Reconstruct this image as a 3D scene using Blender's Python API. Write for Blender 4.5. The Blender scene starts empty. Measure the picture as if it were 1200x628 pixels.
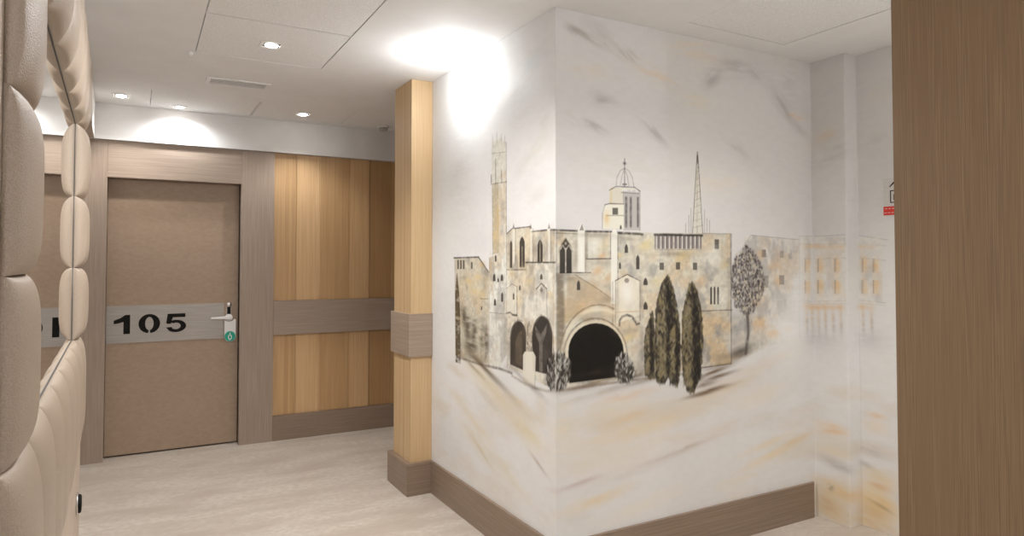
import bpy, bmesh, math, random, json
import numpy as np
C = bpy.context.scene
COL = C.collection
R = math.radians
# ------------------------------------------------------------ camera
cam = bpy.data.cameras.new('camera'); cam.sensor_width = 36; cam.sensor_fit = 'HORIZONTAL'
cam.lens = 783.4927 / 1200 * 36; cam.shift_y = -(314 - 286.1731) / 1200; cam.clip_start = .02
co = bpy.data.objects.new('camera', cam); COL.objects.link(co); C.camera = co
co.location = (0, 0, 1.44); co.rotation_euler = (R(90) + .0272, 0, -.5091)
# ------------------------------------------------------------ world, exposure
w = bpy.data.worlds.new('world'); C.world = w; w.use_nodes = True
w.node_tree.nodes['Background'].inputs[0].default_value = (1, .95, .9, 1)
w.node_tree.nodes['Background'].inputs[1].default_value = 1.5
C.view_settings.view_transform = 'Standard'; C.view_settings.look = 'None'
C.view_settings.gamma = 1; C.view_settings.use_curve_mapping = False
C.view_settings.exposure = 0.38
WARM = (1, .985, .965); COOL = (.93, .97, 1)
# downlights: x, y, watts, cone degrees, colour, gimbal turn
LAMPS = [(.602, 3.706, 30, 120, WARM), (-.121, 5.341, 14, 120, WARM), (1.105, 5.329, 14, 120, WARM), (.25, 5.52, 13, 165, COOL),
         (1.475, 3.37, 6.5, 0, COOL), (.60, 2.45, 74, 150, WARM), (.62, -.9, 30, 0, COOL), (2.05, 1.30, 44, 150, WARM), (3.28, .99, 44, 100, WARM)]  # the lamp behind the camera is an added, unseen fill for the ceiling
# added fill light, unseen, in front of the closed near wall of the corridor
dl = bpy.data.lights.new('corridor_fill', 'AREA'); dl.shape = 'RECTANGLE'; dl.size = 1.5; dl.size_y = 2.1; dl.energy = 9; dl.color = (.97, .985, 1)
do = bpy.data.objects.new('corridor_fill', dl); COL.objects.link(do); do.location = (.7, -3.16, 1.25); do.rotation_euler = (R(90), 0, 0)
H = 2.5958; X0 = 1.6294; Y0 = 2.5175; X1 = 3.3861; X2 = 3.49; YA = 2.305; YF = 5.677; S = 2.334; B = .197

# ------------------------------------------------------------ helpers
def srgb(r, g, b):
    f = lambda a: (a/255/12.92 if a <= 10 else ((a/255+.055)/1.055)**2.4)
    return (f(r), f(g), f(b), 1)
def mat(name, col, rough=.6, metal=0, emit=0, **k):
    m = bpy.data.materials.new(name); m.use_nodes = True
    p = m.node_tree.nodes['Principled BSDF']
    p.inputs['Base Color'].default_value = col; p.inputs['Roughness'].default_value = rough; p.inputs['Metallic'].default_value = metal
    if emit: p.inputs['Emission Color'].default_value = (1, .97, .92, 1); p.inputs['Emission Strength'].default_value = emit
    for a, b in k.items(): p.inputs[a.replace('_', ' ')].default_value = b
    return m
def nd(m, t, **k):
    n = m.node_tree.nodes.new(t)
    for a, b in k.items():
        setattr(n, a, b) if hasattr(n, a) else n.inputs.__getitem__(a).__setattr__('default_value', b)
    return n
def lk(m, a, b): m.node_tree.links.new(a, b)
def grain(name, c1, c2, scale, rough=.5, bump=.05, detail=4, c3=None, s3=(1, 1, 1), spec=.5):
    """two colours mixed by a stretched noise (scale per axis), an optional third by a broad noise"""
    m = mat(name, c1, rough); p = m.node_tree.nodes['Principled BSDF']; p.inputs['Specular IOR Level'].default_value = spec
    tc = nd(m, 'ShaderNodeTexCoord'); mp = nd(m, 'ShaderNodeMapping'); mp.inputs['Scale'].default_value = scale
    lk(m, tc.outputs['Object'], mp.inputs[0]); n = nd(m, 'ShaderNodeTexNoise'); n.inputs['Scale'].default_value = 1; n.inputs['Detail'].default_value = detail
    lk(m, mp.outputs[0], n.inputs['Vector'])
    r = nd(m, 'ShaderNodeValToRGB'); r.color_ramp.elements[0].position = .36; r.color_ramp.elements[1].position = .64
    r.color_ramp.elements[0].color = c1; r.color_ramp.elements[1].color = c2; lk(m, n.outputs['Fac'], r.inputs[0]); out = r.outputs[0]
    if c3:
        mp2 = nd(m, 'ShaderNodeMapping'); mp2.inputs['Scale'].default_value = s3; lk(m, tc.outputs['Object'], mp2.inputs[0])
        n2 = nd(m, 'ShaderNodeTexNoise'); n2.inputs['Scale'].default_value = 1; n2.inputs['Detail'].default_value = 5; lk(m, mp2.outputs[0], n2.inputs['Vector'])
        r2 = nd(m, 'ShaderNodeValToRGB'); r2.color_ramp.elements[0].position = .4; r2.color_ramp.elements[1].position = .68; lk(m, n2.outputs['Fac'], r2.inputs[0])
        mx = nd(m, 'ShaderNodeMix', data_type='RGBA'); lk(m, r2.outputs[0], mx.inputs[0]); lk(m, out, mx.inputs[6]); mx.inputs[7].default_value = c3; out = mx.outputs[2]
    lk(m, out, p.inputs['Base Color'])
    if bump:
        b = nd(m, 'ShaderNodeBump'); b.inputs['Strength'].default_value = bump; b.inputs['Distance'].default_value = .003; lk(m, n.outputs['Fac'], b.inputs['Height']); lk(m, b.outputs[0], p.inputs['Normal'])
    return m
class MB:
    def __init__(s): s.b = bmesh.new()
    def box(s, x0, x1, y0, y1, z0, z1, bev=0):
        t = bmesh.new()
        v = [t.verts.new((x, y, z)) for x in (x0, x1) for y in (y0, y1) for z in (z0, z1)]
        for f in ((0,1,3,2),(4,6,7,5),(0,4,5,1),(2,3,7,6),(0,2,6,4),(1,5,7,3)): t.faces.new([v[i] for i in f])
        if bev: bmesh.ops.bevel(t, geom=t.edges[:], offset=bev, segments=2, profile=.5, affect='EDGES')
        s.merge(t); return s
    def merge(s, t, mx=None):
        bmesh.ops.recalc_face_normals(t, faces=t.faces[:])
        me = bpy.data.meshes.new('t'); t.to_mesh(me); t.free()
        if mx is not None: me.transform(mx)
        s.b.from_mesh(me); bpy.data.meshes.remove(me)
    def prism(s, pts, n, fr, bev=0):
        """pts 2-d outline, fr(u, v, w) -> xyz, thickness w from 0 to n"""
        t = bmesh.new(); a = [t.verts.new(fr(u, v, 0)) for u, v in pts]; b = [t.verts.new(fr(u, v, n)) for u, v in pts]
        t.faces.new(a); t.faces.new(b[::-1])
        for i in range(len(a)): j = (i+1) % len(a); t.faces.new((a[i], a[j], b[j], b[i]))
        bmesh.ops.recalc_face_normals(t, faces=t.faces[:])
        if bev: bmesh.ops.bevel(t, geom=[e for e in t.edges], offset=bev, segments=1, affect='EDGES')
        s.merge(t); return s
    def lathe(s, prof, at=(0,0,0), axis='z', n=32):
        """prof [(radius, height)]"""
        t = bmesh.new(); rings = []
        for r, h in prof:
            rings.append([t.verts.new((max(r, 1e-5)*math.cos(2*math.pi*i/n), max(r, 1e-5)*math.sin(2*math.pi*i/n), h)) for i in range(n)])
        for a, b in zip(rings, rings[1:]):
            for i in range(n): j = (i+1) % n; t.faces.new((a[i], a[j], b[j], b[i]))
        t.faces.new(rings[0][::-1]); t.faces.new(rings[-1])
        import mathutils
        rot = {'z': mathutils.Matrix(), '-y': mathutils.Matrix.Rotation(R(90), 4, 'X'), 'x': mathutils.Matrix.Rotation(R(90), 4, 'Y')}[axis]
        s.merge(t, mathutils.Matrix.Translation(at) @ rot); return s
    def build(s, name, m, parent=None, smooth=False, org=None):
        me = bpy.data.meshes.new(name); s.b.to_mesh(me); s.b.free()
        if org is not None:
            me.transform(__import__('mathutils').Matrix.Translation([-a for a in org]))
        if smooth:
            for p in me.polygons: p.use_smooth = True
        me.materials.append(m); o = bpy.data.objects.new(name, me); COL.objects.link(o)
        if parent: o.parent = parent
        elif org is not None: o.location = org
        return o
def tag(o, label=None, cat=None, group=None, kind=None):
    if label: o['label'] = label
    if cat: o['category'] = cat
    if group: o['group'] = group
    if kind: o['kind'] = kind
    return o
def empty(name, loc, rz=0):
    o = bpy.data.objects.new(name, None); COL.objects.link(o); o.location = loc; o.rotation_euler = (0, 0, rz); o.empty_display_size = .1; return o
def struct(name, mb, m): return tag(mb.build(name, m), kind='structure')
def rect(u0, u1, v0, v1): return [(u0, v0), (u1, v0), (u1, v1), (u0, v1)]

# ------------------------------------------------------------ materials
M = {}
M['paint'] = grain('wall_paint', (.70,.68,.66,1), (.74,.72,.70,1), (6,6,6), .7, .03)
M['ceil'] = grain('ceiling_paint', (.84,.83,.82,1), (.87,.86,.85,1), (5,5,5), .75, .02)
M['tile'] = grain('acoustic_tile', (.80,.79,.78,1), (.92,.91,.90,1), (150,150,150), .85, .3, 2)
M['floor'] = grain('floor_vinyl', srgb(190,179,167), srgb(206,196,185), (26,40,20), .5, .02, 8, srgb(182,169,156), (2.0,5.5,2), .35)
TA, TB = srgb(148,130,115), srgb(165,147,131)
M['lam_v'] = grain('taupe_laminate_vertical', TA, TB, (170,170,3), .42, .05)
M['lam_h'] = grain('taupe_laminate_horizontal', TA, TB, (3,3,190), .42, .05)
M['lam_hd'] = grain('taupe_laminate_baseboard', srgb(130,111,95), srgb(146,126,109), (3,3,190), .42, .05)
M['leaf'] = grain('door_laminate', srgb(156,133,112), srgb(163,141,120), (30,30,60), .5, .06, 5)
M['panel'] = grain('brown_veneer', srgb(122,99,74), srgb(146,121,93), (560,560,6), .45, .08, 2, srgb(132,107,80), (40,40,1))
M['post'] = grain('maple_post', srgb(200,171,130), srgb(212,184,144), (120,120,2.5), .45, .03, 4, srgb(186,152,110), (.1,26,.05))
M['steel'] = grain('brushed_steel', (.34,.31,.28,1), (.44,.405,.37,1), (4,4,420), .5, .04); M['steel'].node_tree.nodes['Principled BSDF'].inputs['Metallic'].default_value = .6
M['sign'] = grain('silver_sign', (.62,.60,.58,1), (.70,.68,.66,1), (4,4,300), .45, .02)
M['black'] = mat('black_enamel', (.008,.007,.006,1), .6, Specular_IOR_Level=.15)
M['chrome'] = mat('satin_chrome', (.72,.71,.70,1), .25, 1)
M['white'] = mat('white_plastic', (.82,.81,.79,1), .4)
M['white_metal'] = mat('white_enamel', (.80,.78,.76,1), .35)
M['dark'] = mat('shadow_grey', (.10,.095,.09,1), .7)
M['green'] = mat('green_print', srgb(20,160,135), .4)
M['red'] = mat('red_print', srgb(212,52,36), .45)
M['mirror'] = mat('mirror_glass', (.90,.91,.90,1), .0, 1)
M['glow'] = mat('lamp_glass', (1,1,1,1), .3, 0, 40)
M['board'] = grain('beige_board', srgb(182,166,150), srgb(190,174,158), (8,8,8), .5, .02)
lm = grain('beige_leatherette', srgb(165,149,133), srgb(177,161,145), (420,420,420), .36, .5, 3); M['leather'] = lm
# planks: tone set by bands along the wall plus fine vertical grain
def plank_mat():
    m = grain('birch_planks', srgb(192,156,112), srgb(204,169,126), (150,150,2.2), .42, .03, 4); nt = m.node_tree; p = nt.nodes['Principled BSDF']
    src = p.inputs['Base Color'].links[0].from_socket; tc = [n for n in nt.nodes if n.type == 'TEX_COORD'][0]
    sp = nd(m, 'ShaderNodeSeparateXYZ'); lk(m, tc.outputs['Object'], sp.inputs[0]); mr = nd(m, 'ShaderNodeMapRange'); mr.inputs['From Min'].default_value = .9; mr.inputs['From Max'].default_value = 3.6
    lk(m, sp.outputs[0], mr.inputs[0]); r = nd(m, 'ShaderNodeValToRGB'); r.color_ramp.interpolation = 'CONSTANT'; lk(m, mr.outputs[0], r.inputs[0])
    G = [(.9,(1.00,0.97,0.93)),(1.045,(0.90,0.85,0.77)),(1.075,(0.97,0.94,0.88)),(1.095,(0.90,0.86,0.79)),(1.135,(1.12,1.12,1.13)),(1.322,(0.62,0.56,0.50)),(1.33,(0.88,0.83,0.75)),(1.43,(0.92,0.87,0.81)),(1.44,(0.86,0.81,0.73)),(1.576,(1.00,0.98,0.97)),(1.745,(0.50,0.45,0.40)),(1.755,(0.74,0.68,0.61)),(1.95,(0.86,0.81,0.73)),(2.16,(1.1,1.1,1.1)),(2.4,(0.85,0.81,0.74)),(2.7,(1,1,1)),(3.,(0.80,0.76,0.67)),(3.3,(1.05,1.05,1.05))]  # the dark plank beside the pillar has the pillar's shade painted into its tone
    els = r.color_ramp.elements
    for i, (x, c) in enumerate(G):
        e = els[i] if i < 2 else els.new(1); e.position = (x-.9)/2.7; e.color = (*c, 1)
    mx = nd(m, 'ShaderNodeMix', data_type='RGBA', blend_type='MULTIPLY'); mx.inputs[0].default_value = 1; lk(m, src, mx.inputs[6]); lk(m, r.outputs[0], mx.inputs[7]); lk(m, mx.outputs[2], p.inputs['Base Color'])
    return m
M['planks'] = plank_mat()

# ------------------------------------------------------------ setting
struct('floor', MB().box(-.9, 3.9, -3.2, 6.1, -.1, 0), M['floor'])
# ceiling slab with openings for the tiles
TILES = [(.255,.94,3.375,4.03),(.255,.94,2.745,3.369),(.057,.753,5.06,5.585),(.759,1.455,5.06,5.585),(1.461,2.1,5.06,5.585),(2.30,2.982,1.762,2.376),(2.30,2.982,1.14,1.756)]
holes = TILES
xs = sorted({-.9, 3.9, *[t[0] for t in holes], *[t[1] for t in holes]}); ys = sorted({-3.2, 6.1, *[t[2] for t in holes], *[t[3] for t in holes]})
cb = MB()
for i in range(len(xs)-1):
    for j in range(len(ys)-1):
        cx, cy = (xs[i]+xs[i+1])/2, (ys[j]+ys[j+1])/2
        if any(t[0] < cx < t[1] and t[2] < cy < t[3] for t in holes): continue
        cb.box(xs[i], xs[i+1], ys[j], ys[j+1], H, H+.05)
cb.box(-.9, 3.9, -3.2, 6.1, H+.0501, H+.09)
struct('ceiling', cb, M['ceil'])
TL = ['white speckled square ceiling tile holding the nearest visible downlight', 'white speckled ceiling tile in front of the lamp tile, cut by the top edge',
      'white ceiling tile over the door, leftmost of the row beside the bulkhead', 'white ceiling tile with a small downlight in its middle, in the row by the far bulkhead',
      'white ceiling tile beside the smoke detector at the right end of the far row', 'white speckled ceiling tile above the mural, its corner pointing at the mural', 'white ceiling tile showing only a sliver beside the brown veneer panel']
LT = {0: (.602, 3.706), 3: (1.105, 5.329)}
for i, t in enumerate(TILES):
    m = MB(); g = .004
    m.box(t[0]+g, t[1]-g, t[2]+g, t[3]-g, H+.0015, H+.018, .0015)
    o = m.build('ceiling_tile', M['tile'], None, False, ((t[0]+t[1])/2, (t[2]+t[3])/2, H))
    tag(o, TL[i], 'ceiling tile', 'recessed ceiling tiles')
# back wall with door opening
bw = MB().box(-.9, -.207, 5.80, 5.95, 0, H).box(.705, 3.9, 5.73, 5.95, 0, H).box(-.207, .705, 5.80, 5.95, 2.064, H).box(-.9, 3.9, 5.951, 6.1, 0, H)
struct('wall_back', bw, M['paint'])
struct('trim_1', MB().box(-.9, 3.9, 5.65, 5.7295, S+.001, H-.0005), M['paint'])       # white bulkhead over door and panelling
TH = math.atan(.027)
wl = lambda y: -.218 - .027*(y-3.0)
def slanted(y0, y1, n0, n1, z0, z1):
    m = MB(); P = [(wl(y0)+n0, y0), (wl(y0)+n1, y0), (wl(y1)+n1, y1), (wl(y1)+n0, y1)]
    m.prism(P, z1-z0, lambda u, v, w: (u, v, z0+w)); return m
struct('wall_left', slanted(-3.2, 3.27, -.5, -.043, 0, S-.001).box(-.9, -.402, 3.27, 5.8, 0, S-.001), M['paint'])
struct('trim_2', slanted(-3.2, 5.649, -.5, .0, S, H-.0005), M['paint'])                # bulkhead along the left wall
struct('trim_3', slanted(3.29, 5.60, -.12, -.003, S-.006, S-.0005), M['lam_h'])        # wood lining under it
struct('wall_near', MB().box(-.9, 3.9, -3.3, -3.2, 0, H), M['paint'])
wr = MB().box(X0, 3.9, Y0, 4.25, 0, H).box(X1, 3.9, YA, Y0, 0, H).box(X2, 3.9, .87, YA, 0, H).box(3.6, 3.9, 4.25, 5.73, 0, H)
struct('wall_right', wr, M['paint'])
struct('wall_front', MB().box(1.533, 3.9, -3.2, .868, 0, H), M['paint'])
struct('baseboard_right', MB().prism([(X0-.0165, Y0-.0165), (3.352, Y0-.0165), (3.362, Y0-.012), (3.362, Y0-.0012), (X0-.0012, Y0-.0012), (X0-.0012, 3.93), (X0-.0165, 3.93)], B, lambda u, v, w: (u, v, w)), M['lam_hd'])
struct('baseboard_back', MB().box(.958, 3.6, YF, 5.699, 0, B, .0015), M['lam_hd'])
struct('trim_4', MB().box(.958, 3.6, YF, 5.699, .851, 1.127, .0015), M['lam_h'])       # dado rail

# ------------------------------------------------------------ door
door = empty('door_1', (.25, 5.8, 0)); tag(door, kind='structure')
DL = (.25, 5.8, 0)
def dpart(mb, name, m, parent=door, smooth=False): return mb.build(name, m, parent, smooth, DL)
fr = dpart(MB().box(-.400, -.207, YF, 5.7995, 0, S-.001, .001).box(.705, .957, YF, 5.729, 0, S-.001, .001).box(.705, .716, 5.729, 5.80, 0, 2.064), 'door_frame', M['lam_v'])
dpart(MB().box(-.2065, .7045, YF+.001, 5.7995, 2.064, S-.001, .001), 'door_header', M['lam_h'])
dpart(MB().box(-.2055, .7035, 5.782, 5.822, .012, 2.062, .0015), 'door_leaf', M['leaf'])
plate = dpart(MB().box(-.204, .600, 5.7785, 5.7818, .838, 1.116, .0006), 'number_plate', M['steel'])
frd = lambda u, v, w: (u, 5.7784-w, v)
def ringsector(cx, cz, ro, so, ri, si, a0, a1, n=20):
    P = [(cx+ro*math.cos(R(a0+(a1-a0)*i/n)), cz+so*math.sin(R(a0+(a1-a0)*i/n))) for i in range(n+1)]
    Q = [(cx+ri*math.cos(R(a0+(a1-a0)*i/n)), cz+si*math.sin(R(a0+(a1-a0)*i/n))) for i in range(n+1)]
    return P + Q[::-1]
z0, z1 = .906, 1.048
one = MB().prism([(-.093, z0), (-.050, z0), (-.050, z1), (-.082, z1), (-.112, z1-.022), (-.156, z1-.040), (-.156, z1-.066), (-.128, z1-.062), (-.093, z1-.052)], .002, frd)
dpart(one, 'numeral', M['black'], plate)
zc = (z0+z1)/2; zero = MB()
zero.prism(ringsector(.077, zc, .072, .072, .028, .050, -84, 263, 44), .002, frd)
dpart(zero, 'numeral', M['black'], plate)
five = MB(); five.prism([(.200, z1-.002), (.322, z1-.002), (.322, z1-.030), (.232, z1-.030)][::-1], .002, frd)
five.prism([(.200, z1-.002), (.236, z1-.030), (.226, z1-.060), (.190, z1-.072)], .002, frd)
five.prism([(.190, z1-.072), (.226, z1-.060), (.226, z1-.078), (.200, z1-.079)], .002, frd)
five.prism(ringsector(.258, z0+.045, .070, .047, .032, .025, 128, -128, 26), .002, frd)
five.prism([(.190, z0+.036), (.229, z0+.038), (.236, z0+.018), (.212, z0+.008)], .002, frd)
dpart(five, 'numeral', M['black'], plate)
esc = dpart(MB().box(.617, .652, 5.776, 5.782, .90, 1.115, .0015), 'lock_plate', M['chrome'])
dpart(MB().box(.621, .648, 5.7735, 5.7765, 1.012, 1.092, .001), 'card_reader', M['black'], esc)
dpart(MB().lathe([(0,0),(.020,0),(.020,.006),(.014,.012),(0,.013)], (.634, 5.777, 1.103), '-y'), 'lock_cover', M['chrome'], esc, True)
lev = MB().lathe([(0,0),(.029,0),(.029,.010),(.023,.014),(.012,.016),(.011,.045),(0,.046)], (.634, 5.778, 1.0), '-y')
lev.prism([(.636, .011), (.636, -.011), (.62, -.013), (.56, -.009), (.505, -.007), (.498, -.001), (.505, .006), (.56, .008), (.62, .012)], .014, lambda u, v, w: (u, 5.742-w+.004, 1.003+v), .002)
dpart(lev, 'door_handle', M['white_metal'])
# hanger on the handle
hg = empty('door_hanger', (.642, 5.757, .80)); HO = (.642, 5.757, .80)
tag(hg, 'white door hanger tag with green round foot hanging from the handle of door 105', 'door hanger')
P = [(.600, .985), (.600, .853)] + [(.642+.0425*math.cos(R(a)), .853+.0425*math.sin(R(a))) for a in range(190, 351, 10)] + [(.685, .853), (.685, .985), (.672, .990), (.660, .975), (.634, .969), (.612, .975)]
MB().prism(P, .002, lambda u, v, w: (u, 5.757-w, v)).build('card', M['white'], hg, False, HO)
MB().prism([(.642+.0405*math.cos(R(a)), .853+.0405*math.sin(R(a))) for a in range(0, 360, 12)], .001, lambda u, v, w: (u, 5.7548-w, v)).build('green_disc', M['green'], hg, False, HO)
sy = MB(); ff = lambda u, v, w: (u, 5.7537-w, v)
sy.prism(ringsector(.642, .846, .014, .022, .008, .015, 100, 440, 24), .0008, ff); sy.prism(rect(.639, .645, .866, .882), .0008, ff)
sy.build('symbol', M['white'], hg, False, HO)

# ------------------------------------------------------------ panelling
pn = empty('wood_panelling', (2.28, 5.7, 0)); tag(pn, 'honey and pale birch plank wall panelling on the far wall right of door 105', 'wall panelling')
def planks(z0, z1):
    m = MB(); X = [.958, 1.135, 1.325, 1.575, 1.75, 1.95, 2.16, 2.4, 2.7, 3.0, 3.3, 3.6]
    for a, b in zip(X, X[1:]): m.box(a+.0005, b-.0005, 5.704, 5.7295, z0, z1, .001)
    return m
o = planks(1.1275, S-.001).build('upper_planks', M['planks'], pn, False, (2.28, 5.7, 0)); o2 = planks(B+.0005, .8505).build('lower_planks', M['planks'], pn, False, (2.28, 5.7, 0))
for n in M['planks'].node_tree.nodes:
    if n.type == 'MAP_RANGE': n.inputs['From Min'].default_value = .9-2.28; n.inputs['From Max'].default_value = 3.6-2.28

# ------------------------------------------------------------ pillar
pl = empty('pillar', (1.56, 4.1, 0)); PO = (1.56, 4.1, 0)
tag(pl, 'pale maple square pillar with taupe band and plinth at the left end of the mural', 'pillar')
MB().box(1.487, X0-.0005, 3.960, 4.27, .001, H-.001, .0015).build('post', M['post'], pl, False, PO)
MB().box(1.470, X0-.0018, 3.944, 4.29, .851, 1.118, .0015).build('band', M['lam_h'], pl, False, PO)
MB().box(1.455, X0-.0008, 3.931, 4.30, .0005, B, .0015).build('plinth', M['lam_hd'], pl, False, PO)

# ------------------------------------------------------------ brown veneer panel, right
tag(MB().box(1.500, 1.532, -3.1, .903, .001, H-.001, .001).build('wood_cladding', M['panel'], None, False, (1.5165, -.5, 0)),
    'tall dark brown vertical grain veneer cladding filling the right edge of the view', 'wood cladding')

# ------------------------------------------------------------ padded mirror on the left wall
um = empty('padded_mirror', (-.218, 3.0, 0), TH)
tag(um, 'tall wall mirror framed with quilted beige leatherette cushions on the left wall', 'mirror')
MB().box(-.042, -.001, -2.6, .282, .0, S-.002).build('backing_board', M['board'], um)
MB().box(-.0008, .026, -2.6, .282, .0, .73, .003).build('lower_board', M['board'], um)
MB().box(-.0008, .002, -1.605, .005, 1.14, 1.97).build('mirror_glass', M['mirror'], um)
def cushion(a0, a1, z0, z1, t=.042, base=.006):
    N = 26; me = bmesh.new(); g = [[None]*(N+1) for _ in range(N+1)]
    for i in range(N+1):
        for j in range(N+1):
            a = math.sin(math.pi/2*(2*i/N-1)); b = math.sin(math.pi/2*(2*j/N-1))
            h = (max(0, 1-abs(a)**2.8)*max(0, 1-abs(b)**4.2))**.5
            g[i][j] = me.verts.new((base*.5+(t-base)*h**.9 + .003, (a0+a1)/2+(a1-a0)/2*.999*a, (z0+z1)/2+(z1-z0)/2*.999*b))
    for i in range(N):
        for j in range(N): me.faces.new((g[i][j], g[i+1][j], g[i+1][j+1], g[i][j+1]))
    # closed back
    bk = [me.verts.new((-.0005, y, z)) for y, z in ((a0, z0), (a1, z0), (a1, z1), (a0, z1))]
    me.faces.new(bk[::-1])
    ed = [[g[i][0] for i in range(N+1)], [g[N][j] for j in range(N+1)], [g[i][N] for i in range(N, -1, -1)], [g[0][j] for j in range(N, -1, -1)]]
    for k in range(4): me.faces.new([bk[k], bk[(k+1) % 4]] + ed[k][::-1])
    m = MB(); m.merge(me); return m
MB().box(-.0005, .0035, -.004, -.001, 1.148, 1.965).box(-.0005, .0035, -1.599, -1.596, 1.148, 1.965).box(-.0005, .0035, -1.596, -.004, 1.962, 1.965).box(-.0005, .0035, -1.596, -.004, 1.148, 1.151).build('mirror_trim', M['dark'], um)
ZZ = [1.148, 1.42, 1.69, 1.965]
for k in range(3):
    cushion(0, .27, ZZ[k], ZZ[k+1], .050).build('cushion', M['leather'], um, True)
    cushion(-1.842, -1.60, ZZ[k], ZZ[k+1], .037).build('cushion', M['leather'], um, True)
A = [.27, 0] + [-.2667*i for i in range(1, 8)]
for a1, a0 in zip(A, A[1:]):
    cushion(a0, a1, .74, 1.148, .046).build('cushion', M['leather'], um, True)
    cushion(a0, a1, 1.965, 2.30, .050).build('cushion', M['leather'], um, True)
# round black socket on the lower board
ws = empty('wall_socket', (wl(3.02)+.0265, 3.02, .532), TH); tag(ws, 'small round black socket with chrome rim low on the board under the padded mirror', 'wall socket')
MB().lathe([(0,0),(.040,0),(.041,.004),(.036,.006),(0,.006)], (0,0,0), 'x').build('rim', M['chrome'], ws, True)
MB().lathe([(0,0),(.035,0),(.034,.007),(.028,.010),(0,.010)], (.006,0,-.001), 'x').build('cover', M['black'], ws, True)

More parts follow.
